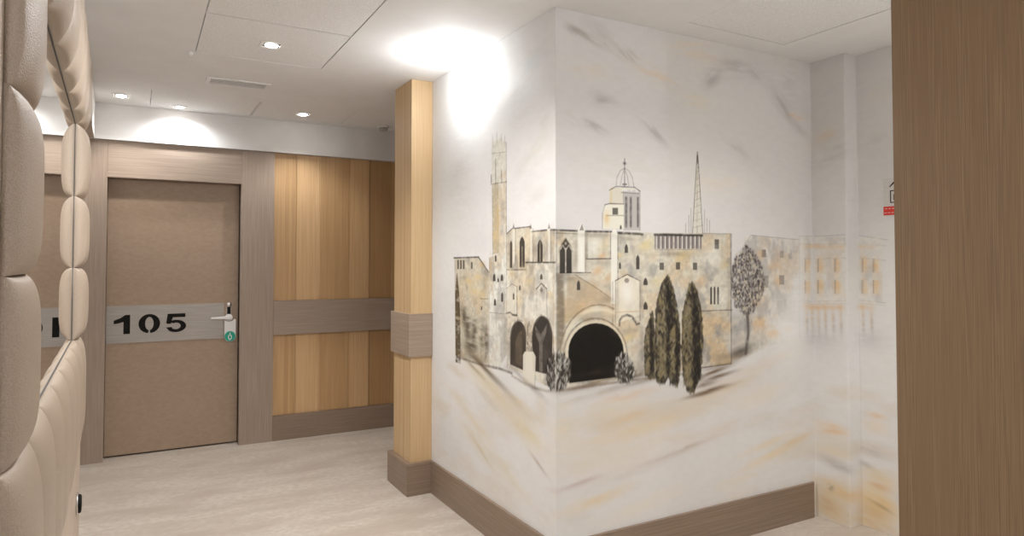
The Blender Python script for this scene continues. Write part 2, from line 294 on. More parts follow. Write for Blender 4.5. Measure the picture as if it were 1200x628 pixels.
# ------------------------------------------------------------ mural wallpaper
MUR = json.loads('''[["b",[0.353,0.267,0.232],0.4675,[0.1656,2.4902],0.0967,0.0177,-20,0.85],
["b",[0.342,0.258,0.223],0.4675,[0.2935,2.4667],0.0906,0.0208,-30,0.85],
["b",[0.353,0.267,0.241],0.33,[0.3851,2.4442],0.0517,0.0168,-38,0.85],
["b",[0.506,0.437,0.419],0.24750000000000003,[0.2587,2.5057],0.1294,0.0551,-25,0.85],
["b",[0.822,0.657,0.472],0.51,[0.5977,2.3578],0.1874,0.0434,-18,0.85],
["b",[0.831,0.674,0.486],0.34,[0.1843,2.3334],0.1263,0.0475,0,0.85],
["b",[0.41,0.375,0.381],0.24750000000000003,[0.2723,2.2083],0.0898,0.0412,-10,0.85],
["b",[0.541,0.491,0.472],0.22000000000000003,[0.1116,2.0789],0.0852,0.0267,-25,0.85],
["b",[0.41,0.375,0.381],0.24750000000000003,[0.5683,2.0919],0.109,0.0287,-35,0.85],
["b",[0.886,0.707,0.472],0.34,[0.886,2.5213],0.2399,0.0832,4,0.85],
["b",[0.849,0.76,0.472],0.34,[0.8714,2.2625],0.0954,0.0601,10,0.85],
["b",[0.46,0.437,0.445],0.275,[1.1202,2.4656],0.256,0.0625,5,0.85],
["b",[0.473,0.45,0.458],0.24750000000000003,[0.9756,2.4003],0.1106,0.0459,40,0.85],
["b",[0.473,0.45,0.472],0.24750000000000003,[1.5011,2.3363],0.1841,0.0574,-45,0.85],
["b",[0.915,0.555,0.241],0.595,[1.6365,2.2739],0.0733,0.025,5,0.85],
["b",[0.46,0.437,0.445],0.22000000000000003,[1.5737,2.4177],0.0866,0.116,0,0.85],
["b",[0.541,0.519,0.515],0.1925,[1.2048,2.0246],0.1567,0.047,-40,0.85],
["b",[0.693,0.641,0.544],0.2975,[0.3818,1.8774],0.3086,0.0972,0,0.85],
["b",[0.886,0.76,0.582],0.2975,[1.0,1.8518],0.2465,0.0684,0,0.85],
["b",[0.743,0.69,0.622],0.2975,[1.435,2.5867],0.2789,0.0816,-8,0.85],
["b",[0.598,0.671,0.721],0.34,[-0.1931,2.4054],0.1417,0.0696,20,0.85],
["b",[0.666,0.685,0.691],0.425,[-0.3155,2.2265],0.1848,0.1005,0,0.85],
["b",[0.701,0.685,0.633],0.34,[-0.193,2.4464],0.126,0.0558,0,0.85],
["b",[0.645,0.656,0.676],0.425,[-0.9556,2.2129],0.253,0.1511,0,0.85],
["b",[0.716,0.635,0.5],0.2975,[-0.1396,1.9687],0.0914,0.0545,30,0.85],
["b",[0.645,0.635,0.564],0.255,[-1.0121,1.8241],0.1882,0.3381,0,0.85],
["b",[0.659,0.656,0.633],0.2975,[-0.2337,1.8388],0.1442,0.1535,0,0.85],
["b",[0.822,0.593,0.346],0.2975,[1.8637,2.15],0.1067,0.0657,15,0.85],
["b",[0.46,0.437,0.445],0.24750000000000003,[1.8888,2.0497],0.1264,0.0652,10,0.85],
["b",[0.822,0.674,0.472],0.34,[2.2046,2.3527],0.0762,0.0394,15,0.85],
["b",[0.614,0.578,0.544],0.2975,[2.1767,2.1017],0.0867,0.0633,10,0.85],
["b",[0.364,0.308,0.291],0.42,[0.0987,2.5028],0.0473,0.0214,-15,0.9],
["b",[0.364,0.308,0.291],0.35,[0.4371,2.4356],0.0473,0.0225,-35,0.9],
["b",[0.364,0.308,0.291],0.315,[0.2321,2.0672],0.0689,0.0216,-20,0.9],
["b",[0.364,0.308,0.291],0.35,[0.1834,2.0783],0.0484,0.0179,-10,0.9],
["b",[0.364,0.308,0.291],0.315,[0.5954,2.0607],0.0659,0.0229,-35,0.9],
["b",[0.364,0.308,0.291],0.315,[0.9754,2.3868],0.0737,0.0324,30,0.9],
["b",[0.364,0.308,0.291],0.27999999999999997,[1.1461,2.4877],0.0903,0.0332,0,0.9],
["b",[0.364,0.308,0.291],0.24499999999999997,[1.2968,2.4718],0.0672,0.0339,-30,0.9],
["b",[0.364,0.308,0.291],0.315,[1.5217,2.3002],0.0996,0.0348,-40,0.9],
["b",[0.364,0.308,0.291],0.24499999999999997,[1.6427,2.2061],0.0881,0.0265,-30,0.9],
["b",[0.364,0.308,0.291],0.315,[0.2573,2.1904],0.0496,0.0218,0,0.9],
["b",[0.364,0.308,0.291],0.24499999999999997,[1.1279,2.0641],0.1023,0.0247,-30,0.9],
["b",[0.605,0.574,0.525],0.3,[-1.0128,1.9735],0.1649,0.1097,0,0.5],
["b",[0.605,0.574,0.525],0.35,[-0.2742,1.9263],0.1147,0.0332,30,0.5],
["b",[0.605,0.574,0.525],0.35,[-0.3581,2.2782],0.1375,0.0342,20,0.5],
["b",[0.605,0.574,0.525],0.3,[-0.0793,2.0583],0.0589,0.0789,20,0.5],
["b",[0.605,0.574,0.525],0.3,[-0.1553,1.75],0.092,0.0321,10,0.5],
["b",[0.822,0.674,0.472],0.4,[0.3745,0.5858],0.3806,0.1595,6,0.5],
["b",[0.795,0.578,0.334],0.7,[0.4161,0.709],0.1338,0.0282,8,0.5],
["b",[0.76,0.519,0.317],0.55,[0.4013,0.8071],0.1743,0.0201,5,0.5],
["b",[0.527,0.424,0.334],0.6,[0.7496,0.5071],0.193,0.0126,9,0.5],
["b",[0.599,0.463,0.438],0.6,[0.1298,0.4415],0.1596,0.0153,8,0.5],
["b",[0.822,0.657,0.406],0.6,[0.2247,0.3487],0.1933,0.031,8,0.5],
["b",[0.743,0.641,0.529],0.5,[1.0158,0.5675],0.2451,0.0394,8,0.5],
["b",[0.831,0.674,0.438],0.5,[1.3681,0.4555],0.2292,0.0229,10,0.5],
["b",[0.777,0.578,0.334],0.6,[1.6119,0.4473],0.1294,0.0237,10,0.5],
["b",[0.661,0.593,0.529],0.45,[0.5295,0.4634],0.3189,0.0244,8,0.5],
["b",[0.599,0.519,0.419],0.55,[0.2268,0.8318],0.2429,0.0157,6,0.5],
["b",[0.822,0.716,0.507],0.35,[1.1689,0.3028],0.319,0.0356,8,0.5],
["b",[0.867,0.716,0.438],0.35,[0.038,0.7056],0.0639,0.1136,0,0.5],
["b",[0.693,0.609,0.544],0.4,[1.1125,0.8454],0.2523,0.0312,12,0.5],
["b",[0.777,0.641,0.445],0.4,[1.3747,0.8933],0.2304,0.037,12,0.5],
["b",[0.745,0.601,0.334],0.55,[-0.7852,0.905],0.1894,0.0326,-20,0.5],
["b",[0.701,0.568,0.287],0.55,[-0.6325,0.79],0.1953,0.0358,-20,0.5],
["b",[0.745,0.601,0.334],0.4,[-0.7841,0.5432],0.2098,0.037,-15,0.5],
["b",[0.566,0.475,0.385],0.5,[-0.6819,0.7232],0.12,0.0271,-20,0.5],
["b",[0.745,0.635,0.287],0.45,[-0.2195,0.6233],0.1259,0.0401,-10,0.5],
["b",[0.716,0.568,0.334],0.5,[-0.3586,0.7587],0.1358,0.0292,-10,0.5],
["b",[0.716,0.568,0.334],0.35,[-0.1959,0.7083],0.1088,0.0279,-10,0.5],
["b",[0.394,0.295,0.206],0.6,[-0.1427,0.5035],0.0904,0.0086,-25,0.5],
["b",[0.504,0.429,0.334],0.5,[-0.7318,0.4173],0.1227,0.01,-25,0.5],
["b",[0.716,0.568,0.31],0.4,[-1.0062,0.6422],0.1862,0.039,-15,0.5],
["b",[0.73,0.635,0.385],0.4,[-0.4016,0.3727],0.2077,0.0377,-20,0.5],
["b",[0.631,0.536,0.334],0.4,[-1.0663,0.8048],0.1436,0.0297,-10,0.5],
["b",[0.813,0.519,0.251],0.6,[1.8665,0.4964],0.1053,0.0237,4,0.5],
["b",[0.795,0.519,0.251],0.6,[2.1538,0.6111],0.0674,0.0184,-4,0.5],
["b",[0.41,0.375,0.357],0.5,[1.9158,0.3161],0.113,0.028,-6,0.5],
["b",[0.473,0.424,0.393],0.5,[2.1009,0.3315],0.0592,0.0186,-10,0.5],
["b",[0.822,0.555,0.219],0.7,[1.9137,0.1714],0.1849,0.0513,-6,0.5],
["b",[0.822,0.555,0.177],0.75,[2.1705,0.1452],0.1238,0.0547,-12,0.5],
["b",[0.743,0.519,0.241],0.6,[2.1207,0.0288],0.1949,0.0553,-12,0.5],
["b",[0.743,0.519,0.241],0.6,[1.86,0.0426],0.1263,0.0566,-10,0.5],
["b",[0.154,0.125,0.106],0.8,[2.1798,0.1346],0.0616,0.01,-14,0.5],
["b",[0.154,0.134,0.095],0.6,[1.8567,0.1827],0.0211,0.0189,40,0.5],
["b",[0.822,0.657,0.406],0.5,[2.1726,0.2821],0.1143,0.0274,-8,0.5],
["b",[0.822,0.657,0.406],0.4,[1.8911,0.3892],0.1248,0.0282,0,0.5],
["b",[0.614,0.519,0.406],0.4,[2.1751,0.442],0.0952,0.0229,-5,0.5],
["b",[0.743,0.641,0.486],0.5,[0.7516,0.7139],0.5119,0.0592,7,0.3],
["b",[0.777,0.674,0.507],0.45,[0.325,0.7509],0.2503,0.0556,7,0.3],
["b",[0.831,0.725,0.544],0.4,[1.305,0.7151],0.2657,0.064,10,0.3],
["b",[0.743,0.578,0.357],0.5,[1.0492,0.7842],0.2478,0.0309,9,0.4],
["b",[0.831,0.641,0.346],0.4,[0.5308,0.6471],0.3195,0.0327,6,0.5],
["b",[0.822,0.76,0.622],0.4,[0.5282,0.2804],0.3713,0.0487,10,0.3],
["b",[0.777,0.69,0.544],0.45,[0.1775,0.5343],0.1431,0.0463,8,0.4],
["b",[0.886,0.674,0.346],0.5,[1.367,0.3867],0.2021,0.0275,10,0.4],
["b",[0.831,0.674,0.438],0.35,[0.9206,0.1691],0.2973,0.0429,12,0.4],
["b",[0.745,0.656,0.476],0.55,[-0.785,0.8213],0.2945,0.0743,-20,0.4],
["b",[0.745,0.642,0.44],0.5,[-0.3166,0.6427],0.2488,0.0658,-20,0.4],
["b",[0.716,0.601,0.385],0.5,[-0.7838,0.4508],0.2725,0.0554,-20,0.4],
["b",[0.566,0.499,0.418],0.5,[-0.4907,0.7997],0.2183,0.0259,-20,0.4],
["b",[0.659,0.574,0.44],0.45,[-0.1196,0.7627],0.0745,0.0469,-20,0.3],
["p",[0.813,0.641,0.381],0.55,0.1228,0.35,[[1.771,0.1913],[1.9452,0.2408],[1.9421,0.0324],[1.7682,-0.0064]]],
["p",[0.813,0.641,0.381],0.55,0.119,0.35,[[2.065,0.2521],[2.2475,0.303],[2.2431,0.0253],[2.0609,-0.0192]]],
["b",[0.822,0.555,0.265],0.6,[1.8669,0.5248],0.0947,0.0237,-4,0.4],
["b",[0.743,0.674,0.582],0.6,[1.8656,0.4301],0.1053,0.0473,-4,0.4],
["b",[0.614,0.555,0.507],0.6,[1.8642,0.3355],0.1053,0.0284,-4,0.4],
["b",[0.822,0.674,0.472],0.5,[2.1529,0.5512],0.0867,0.046,-4,0.4],
["b",[0.541,0.484,0.458],0.5,[2.1265,0.4073],0.0975,0.0277,-4,0.4],
["b",[0.743,0.609,0.406],0.6,[2.1634,0.3023],0.0861,0.0366,-4,0.4],
["b",[0.743,0.505,0.232],0.6,[1.8343,0.0909],0.0852,0.0475,-4,0.4],
["b",[0.743,0.505,0.232],0.6,[2.1458,0.0919],0.0963,0.0458,-4,0.4],
["b",[0.777,0.45,0.158],0.6,[2.1719,0.2365],0.0667,0.0183,-4,0.4],
["s",[0.777,0.742,0.655],[0.76,0.578,0.346],[0.41,0.399,0.381],0.6,0.0093,0.7,[[1.1988,1.5792],[1.2512,1.5871],[1.6461,1.5683],[1.636,0.9943],[1.4102,0.9886],[1.1901,0.9294]]],
["s",[0.645,0.609,0.529],[0.76,0.578,0.346],[0.41,0.399,0.381],0.6,0.0182,0.9,[[1.0974,1.1504],[1.1933,1.1648],[1.3446,1.1405],[1.3762,0.9906],[1.1904,0.9474],[1.0945,0.9182]]],
["b",[0.849,0.833,0.797],0.8,[1.5503,1.023],0.1563,0.1899,0,0.3],
["l",[0.353,0.319,0.291],0.5,0.0047,0,[[1.2048,1.5382],[1.2512,1.5871],[1.6461,1.5683]]],
["l",[0.473,0.45,0.438],0.4,0.0041,0,[[1.2512,1.5848],[1.2477,1.3367]]],
["p",[0.21,0.18,0.166],0.75,0.0037,0.0,[[1.3333,1.5097],[1.3671,1.51],[1.3664,1.468],[1.3327,1.4678]]],
["b",[0.822,0.519,0.219],0.475,[1.3228,1.4794],0.0336,0.0371,0,0.6],
["p",[0.21,0.18,0.166],0.45,0.0038,0.0,[[1.4789,1.5039],[1.5105,1.5042],[1.5099,1.4661],[1.4783,1.466]]],
["b",[0.822,0.519,0.219],0.325,[1.4662,1.4754],0.0349,0.0378,0,0.6],
["p",[0.21,0.18,0.166],0.6,0.0038,0.0,[[1.4715,1.369],[1.5135,1.3686],[1.5127,1.3164],[1.4707,1.3171]]],
["b",[0.822,0.519,0.219],0.4,[1.464,1.3337],0.0348,0.0377,0,0.6],
["p",[0.21,0.18,0.166],0.5,0.0037,0.0,[[1.3245,1.3681],[1.3853,1.3675],[1.3843,1.3021],[1.3235,1.3032]]],
["b",[0.822,0.519,0.219],0.35,[1.3272,1.3263],0.0336,0.0371,0,0.6],
["p",[0.21,0.18,0.166],0.25,0.0038,0.0,[[1.551,1.4926],[1.5796,1.4928],[1.579,1.4591],[1.5505,1.4591]]],
["b",[0.822,0.519,0.219],0.225,[1.5364,1.4662],0.0355,0.0382,0,0.6],
["b",[0.849,0.555,0.241],0.55,[1.4307,1.4188],0.0552,0.0301,0,0.6],
["b",[0.849,0.555,0.241],0.55,[1.3106,1.105],0.06,0.0332,0,0.6],
["b",[0.849,0.555,0.241],0.55,[1.4112,1.0538],0.0617,0.0336,0,0.6],
["b",[0.849,0.555,0.241],0.55,[1.5511,1.0704],0.0426,0.0228,0,0.6],
["b",[0.849,0.555,0.241],0.55,[1.2791,1.2213],0.0463,0.0257,0,0.6],
["b",[0.41,0.387,0.369],0.5,[1.1156,1.0914],0.0569,0.1166,0,0.5],
["b",[0.253,0.221,0.197],0.6,[1.1521,0.968],0.1021,0.0315,15,0.4],
["l",[0.41,0.387,0.357],0.5,0.0044,0,[[1.6465,1.5901],[1.7501,1.5897]]],
["l",[0.41,0.387,0.357],0.5,0.0043,0,[[1.7685,1.5894],[1.9651,1.5921]]],
["l",[0.41,0.387,0.357],0.5,0.0042,0,[[2.0801,1.5891],[2.2395,1.5607]]],
["l",[0.506,0.463,0.419],0.35,0.0059,0,[[1.6457,1.5449],[1.7492,1.543]]],
["l",[0.506,0.463,0.419],0.35,0.0057,0,[[1.7679,1.5453],[1.9643,1.5429]]],
["l",[0.506,0.463,0.419],0.35,0.0056,0,[[2.0794,1.5464],[2.2297,1.529]]],
["l",[0.506,0.463,0.419],0.4,0.0058,0,[[1.6442,1.4642],[1.7476,1.4596]]],
["l",[0.506,0.463,0.419],0.4,0.0057,0,[[1.7667,1.462],[1.9632,1.4633]]],
["l",[0.506,0.463,0.419],0.4,0.0056,0,[[2.0782,1.466],[2.2284,1.4514]]],
["l",[0.506,0.463,0.419],0.5,0.0058,0,[[1.6401,1.2276],[1.7431,1.2149]]],
["l",[0.506,0.463,0.419],0.5,0.0057,0,[[1.7633,1.2173],[1.9597,1.2296]]],
["l",[0.506,0.463,0.419],0.5,0.0056,0,[[2.0747,1.2296],[2.2249,1.2234]]],
["l",[0.506,0.463,0.419],0.3,0.0058,0,[[1.6398,1.2134],[1.7428,1.2003]]],
["l",[0.506,0.463,0.419],0.3,0.0057,0,[[1.7631,1.2026],[1.9595,1.2156]]],
["l",[0.506,0.463,0.419],0.3,0.0056,0,[[2.0745,1.2154],[2.2247,1.2097]]],
["l",[0.41,0.387,0.357],0.45,0.0048,0,[[1.6464,1.5877],[1.6364,1.0183]]],
["s",[0.831,0.796,0.706],[0.76,0.578,0.346],[0.41,0.399,0.381],0.4,0.0097,0.6,[[1.6536,1.583],[1.7425,1.5846],[1.7354,1.2029],[1.647,1.2056]]],
["s",[0.831,0.796,0.706],[0.76,0.578,0.346],[0.41,0.399,0.381],0.4,0.0096,0.6,[[1.774,1.5843],[1.9648,1.5781],[1.9595,1.2132],[1.7687,1.2029]]],
["s",[0.831,0.796,0.706],[0.76,0.578,0.346],[0.41,0.399,0.381],0.4,0.0093,0.6,[[2.0799,1.5796],[2.2116,1.5753],[2.206,1.2178],[2.0744,1.2107]]],
["b",[0.822,0.555,0.241],0.75,[1.7097,1.4229],0.0334,0.0468,0,0.7],
["p",[0.831,0.641,0.393],0.3,0.0039,0.0,[[1.6882,1.4618],[1.7327,1.462],[1.7313,1.3837],[1.6868,1.384]]],
["p",[0.3,0.267,0.241],0.55,0.0039,0.0,[[1.6875,1.4618],[1.6978,1.4619],[1.6964,1.384],[1.6861,1.384]]],
["b",[0.822,0.555,0.241],0.75,[1.7075,1.3011],0.0334,0.0467,0,0.7],
["p",[0.831,0.641,0.393],0.3,0.0039,0.0,[[1.686,1.3403],[1.7305,1.3397],[1.729,1.2616],[1.6846,1.2626]]],
["p",[0.3,0.267,0.241],0.55,0.0039,0.0,[[1.6853,1.3403],[1.6956,1.3402],[1.6942,1.2624],[1.6839,1.2627]]],
["b",[0.822,0.555,0.241],0.75,[1.8047,1.423],0.0245,0.0466,0,0.7],
["p",[0.831,0.641,0.393],0.3,0.0039,0.0,[[1.7888,1.4619],[1.8216,1.4617],[1.8205,1.3843],[1.7877,1.3839]]],
["p",[0.3,0.267,0.241],0.55,0.0039,0.0,[[1.7883,1.4619],[1.796,1.4618],[1.7949,1.384],[1.7872,1.3839]]],
["b",[0.822,0.555,0.241],0.75,[1.803,1.3017],0.0245,0.0466,0,0.7],
["p",[0.831,0.641,0.393],0.3,0.0039,0.0,[[1.7871,1.3401],[1.8199,1.3408],[1.8188,1.2635],[1.786,1.2622]]],
["p",[0.3,0.267,0.241],0.55,0.0039,0.0,[[1.7866,1.3401],[1.7943,1.3403],[1.7932,1.2625],[1.7855,1.2622]]],
["b",[0.822,0.555,0.241],0.75,[1.9112,1.4234],0.0234,0.0455,0,0.7],
["p",[0.831,0.641,0.393],0.3,0.0038,0.0,[[1.8961,1.4613],[1.9273,1.4612],[1.9262,1.3857],[1.895,1.3853]]],
["p",[0.3,0.267,0.241],0.55,0.0038,0.0,[[1.8956,1.4613],[1.9029,1.4613],[1.9018,1.3854],[1.8945,1.3853]]],
["b",[0.822,0.555,0.241],0.75,[1.9095,1.305],0.0234,0.0454,0,0.7],
["p",[0.831,0.641,0.393],0.3,0.0038,0.0,[[1.8944,1.3425],[1.9256,1.3433],[1.9245,1.2678],[1.8933,1.2666]]],
["p",[0.3,0.267,0.241],0.55,0.0038,0.0,[[1.8939,1.3425],[1.9012,1.3427],[1.9001,1.2668],[1.8928,1.2665]]],
["b",[0.822,0.555,0.241],0.75,[2.1076,1.4235],0.0223,0.0451,0,0.7],
["p",[0.831,0.641,0.393],0.3,0.0038,0.0,[[2.0932,1.4612],[2.123,1.461],[2.1218,1.3861],[2.0921,1.3857]]],
["p",[0.3,0.267,0.241],0.55,0.0038,0.0,[[2.0927,1.4612],[2.0997,1.4611],[2.0985,1.3858],[2.0916,1.3857]]],
["b",[0.822,0.555,0.241],0.75,[2.1058,1.3061],0.0223,0.0451,0,0.7],
["p",[0.831,0.641,0.393],0.3,0.0038,0.0,[[2.0914,1.3433],[2.1212,1.344],[2.12,1.2692],[2.0903,1.268]]],
["p",[0.3,0.267,0.241],0.55,0.0038,0.0,[[2.0909,1.3433],[2.0979,1.3435],[2.0968,1.2683],[2.0898,1.268]]],
["b",[0.822,0.555,0.241],0.75,[2.1711,1.4238],0.0216,0.0444,0,0.7],
["p",[0.831,0.641,0.393],0.3,0.0037,0.0,[[2.1571,1.4608],[2.186,1.4607],[2.1849,1.3869],[2.156,1.3866]]],
["p",[0.3,0.267,0.241],0.55,0.0037,0.0,[[2.1567,1.4608],[2.1634,1.4608],[2.1623,1.3866],[2.1555,1.3866]]],
["b",[0.822,0.555,0.241],0.75,[2.1693,1.3081],0.0216,0.0444,0,0.7],
["p",[0.831,0.641,0.393],0.3,0.0037,0.0,[[2.1554,1.3448],[2.1842,1.3455],[2.1831,1.2718],[2.1542,1.2706]]],
["p",[0.3,0.267,0.241],0.55,0.0037,0.0,[[2.1549,1.3448],[2.1617,1.3449],[2.1605,1.2708],[2.1538,1.2706]]],
["b",[0.813,0.578,0.312],0.5,[1.6968,1.5301],0.0444,0.0146,0,0.6],
["b",[0.795,0.519,0.241],0.55,[1.6906,1.1849],0.0442,0.0194,0,0.6],
["b",[0.777,0.555,0.291],0.5,[1.6969,1.1265],0.0148,0.0678,0,0.6],
["b",[0.41,0.387,0.393],0.4,[1.7034,1.0777],0.0148,0.0678,0,0.6],
["b",[0.813,0.578,0.312],0.5,[1.7452,1.5307],0.045,0.0147,0,0.6],
["b",[0.795,0.519,0.241],0.55,[1.7388,1.1833],0.0448,0.0195,0,0.6],
["b",[0.777,0.555,0.291],0.5,[1.7451,1.1245],0.0149,0.0683,0,0.6],
["b",[0.41,0.387,0.393],0.4,[1.7517,1.0754],0.0137,0.0683,0,0.6],
["b",[0.813,0.578,0.312],0.5,[1.7898,1.5301],0.033,0.0146,0,0.6],
["b",[0.795,0.519,0.241],0.55,[1.7849,1.1844],0.033,0.0195,0,0.6],
["b",[0.777,0.555,0.291],0.5,[1.7896,1.1264],0.011,0.068,0,0.6],
["b",[0.41,0.387,0.393],0.4,[1.7944,1.0783],0.0109,0.0679,0,0.6],
["b",[0.813,0.578,0.312],0.5,[1.8334,1.5292],0.0323,0.0145,0,0.6],
["b",[0.795,0.519,0.241],0.55,[1.8285,1.1869],0.0323,0.0193,0,0.6],
["b",[0.777,0.555,0.291],0.5,[1.8331,1.1295],0.0107,0.0673,0,0.6],
["b",[0.41,0.387,0.393],0.4,[1.8378,1.0819],0.0107,0.0672,0,0.6],
["b",[0.813,0.578,0.312],0.5,[1.8813,1.5282],0.0316,0.0143,0,0.6],
["b",[0.795,0.519,0.241],0.55,[1.8765,1.1897],0.0316,0.019,0,0.6],
["b",[0.777,0.555,0.291],0.5,[1.8809,1.133],0.0105,0.0666,0,0.6],
["b",[0.41,0.387,0.393],0.4,[1.8855,1.0859],0.0105,0.0664,0,0.6],
["b",[0.813,0.578,0.312],0.5,[1.9283,1.5273],0.0309,0.0142,0,0.6],
["b",[0.795,0.519,0.241],0.55,[1.9234,1.1925],0.0309,0.0188,0,0.6],
["b",[0.777,0.555,0.291],0.5,[1.9277,1.1363],0.0103,0.0658,0,0.6],
["b",[0.41,0.387,0.393],0.4,[1.9322,1.0897],0.0103,0.0657,0,0.6],
["b",[0.813,0.578,0.312],0.5,[2.0942,1.5272],0.0299,0.0142,0,0.6],
["b",[0.795,0.519,0.241],0.55,[2.0891,1.1927],0.0299,0.0188,0,0.6],
["b",[0.777,0.555,0.291],0.5,[2.0933,1.1366],0.01,0.0658,0,0.6],
["b",[0.41,0.387,0.393],0.4,[2.0976,1.09],0.0099,0.0657,0,0.6],
["b",[0.813,0.578,0.312],0.5,[2.1436,1.5262],0.0292,0.014,0,0.6],
["b",[0.795,0.519,0.241],0.55,[2.1385,1.1956],0.0292,0.0186,0,0.6],
["b",[0.777,0.555,0.291],0.5,[2.1425,1.1401],0.0097,0.065,0,0.6],
["b",[0.41,0.387,0.393],0.4,[2.1467,1.0941],0.0097,0.0649,0,0.6],
["b",[0.541,0.519,0.529],0.4,[1.7933,1.0008],0.1202,0.0678,0,0.6],
["b",[0.541,0.519,0.529],0.4,[2.126,1.018],0.1077,0.0652,0,0.6],
["s",[0.743,0.707,0.59],[0.76,0.578,0.346],[0.41,0.399,0.381],0.93,0.0041,0.6,[[0.0036,1.5833],[0.4949,1.5865],[0.5754,1.5841],[1.0966,1.5931],[1.0944,0.9093],[0.7533,0.9003],[0.4535,0.8913],[0.0021,0.8759]]],
["b",[0.777,0.641,0.312],0.7,[0.2592,1.5176],0.0346,0.0223,20,0.6],
["b",[0.795,0.533,0.28],0.7,[0.2292,1.3984],0.0391,0.0253,20,0.6],
["b",[0.795,0.533,0.28],0.7,[0.2882,1.3621],0.0398,0.0255,20,0.6],
["b",[0.777,0.641,0.312],0.7,[0.521,1.5207],0.0535,0.0332,20,0.6],
["b",[0.795,0.533,0.28],0.7,[0.5637,1.4712],0.0379,0.0233,20,0.6],
["b",[0.795,0.533,0.28],0.7,[0.1804,1.2928],0.0577,0.0376,20,0.6],
["b",[0.777,0.641,0.312],0.7,[0.43,1.287],0.0364,0.0228,20,0.6],
["b",[0.795,0.533,0.28],0.7,[0.1325,1.2356],0.0473,0.0311,20,0.6],
["b",[0.777,0.641,0.312],0.7,[0.5899,1.3459],0.0491,0.0301,20,0.6],
["b",[0.777,0.641,0.312],0.7,[0.7586,1.4721],0.0516,0.0309,20,0.6],
["b",[0.777,0.641,0.312],0.7,[1.057,1.4288],0.0374,0.0215,20,0.6],
["b",[0.795,0.533,0.28],0.7,[0.8856,1.3418],0.0475,0.0279,20,0.6],
["b",[0.777,0.641,0.312],0.7,[0.3591,1.4703],0.0254,0.0162,20,0.6],
["b",[0.777,0.641,0.312],0.7,[0.4029,1.0852],0.0463,0.0291,20,0.6],
["b",[0.795,0.533,0.28],0.7,[0.4544,1.0294],0.0418,0.026,20,0.6],
["b",[0.777,0.641,0.312],0.7,[0.0623,1.1919],0.0277,0.0184,20,0.6],
["b",[0.795,0.533,0.28],0.7,[0.8261,1.2778],0.0409,0.0242,20,0.6],
["b",[0.795,0.533,0.28],0.7,[0.259,1.4698],0.0296,0.0191,20,0.6],
["b",[0.473,0.45,0.438],0.6,[0.5066,0.977],0.0477,0.0369,20,0.6],
["b",[0.473,0.45,0.438],0.6,[0.4806,1.0401],0.0368,0.0286,20,0.6],
["b",[0.473,0.45,0.438],0.6,[1.022,1.0959],0.0616,0.0443,20,0.6],
["b",[0.473,0.45,0.438],0.6,[0.9421,1.0341],0.0482,0.035,20,0.6],
["b",[0.473,0.45,0.438],0.6,[1.0392,0.9842],0.0557,0.0398,20,0.6],
["b",[0.473,0.45,0.438],0.6,[0.405,1.4298],0.0258,0.0203,20,0.6],
["b",[0.473,0.45,0.438],0.6,[0.3529,1.2687],0.0304,0.0241,20,0.6],
["b",[0.473,0.45,0.438],0.6,[0.9313,1.144],0.0421,0.0306,20,0.6],
["s",[0.661,0.641,0.575],[0.76,0.578,0.346],[0.41,0.399,0.381],0.8,0.0044,0.9,[[0.8899,1.1848],[1.0916,1.1865],[1.0944,0.9093],[0.8869,0.9028]]],
["p",[0.276,0.221,0.151],0.75,0.0153,0.4,[[0.0032,1.3922],[0.0397,1.392],[0.0484,1.2001],[0.0435,1.0474],[0.0023,0.9932]]],
["p",[0.599,0.463,0.301],0.6,0.0117,0.4,[[0.0674,1.384],[0.1424,1.3678],[0.3377,1.253],[0.2286,1.2483],[0.0948,1.1906],[0.0483,1.1618]]],
["l",[0.253,0.188,0.131],0.6,0.0047,0,[[0.1047,1.3837],[0.2289,1.3193],[0.3377,1.253]]],
["l",[0.065,0.054,0.049],0.9,0.0077,0,[[0.0036,1.5853],[0.1242,1.5842]]],
["l",[0.065,0.054,0.049],0.9,0.0087,0,[[0.1575,1.583],[0.3142,1.5846]]],
["l",[0.065,0.054,0.049],0.9,0.0115,0,[[0.3495,1.5793],[0.5001,1.5763]]],
["l",[0.172,0.144,0.118],0.6,0.0035,0,[[0.0036,1.5719],[0.1242,1.5705]]],
["p",[0.905,0.891,0.816],0.85,0.0039,0.0,[[0.1189,1.3952],[0.1195,1.5861],[0.1409,1.6218],[0.1623,1.5871],[0.1616,1.3949]]],
["l",[0.157,0.131,0.106],0.75,0.0043,0,[[0.1623,1.5831],[0.1616,1.3949]]],
["p",[0.905,0.891,0.816],0.85,0.004,0.0,[[0.3075,1.2459],[0.3092,1.5744],[0.3295,1.6111],[0.3495,1.5752],[0.3477,1.2447]]],
["l",[0.157,0.131,0.106],0.75,0.0044,0,[[0.3495,1.5712],[0.3477,1.2447]]],
["p",[0.21,0.18,0.151],0.7,0.0039,0.0,[[0.1289,1.5863],[0.1433,1.6179],[0.1551,1.5869]]],
["p",[0.21,0.18,0.151],0.5,0.004,0.0,[[0.3244,1.5989],[0.3321,1.6233],[0.3446,1.5994]]],
["l",[0.108,0.085,0.07],0.85,0.0059,0,[[0.1666,1.4556],[0.3086,1.458]]],
["l",[0.138,0.112,0.095],0.7,0.0048,0,[[0.3067,1.5744],[0.3061,1.458]]],
["l",[0.172,0.144,0.124],0.6,0.0039,0,[[0.1718,1.5715],[0.1714,1.4576]]],
["l",[0.108,0.085,0.07],0.85,0.0058,0,[[0.026,1.394],[0.1904,1.3928]]],
["l",[0.473,0.424,0.357],0.6,0.0039,0,[[0.026,1.3844],[0.1807,1.383]]],
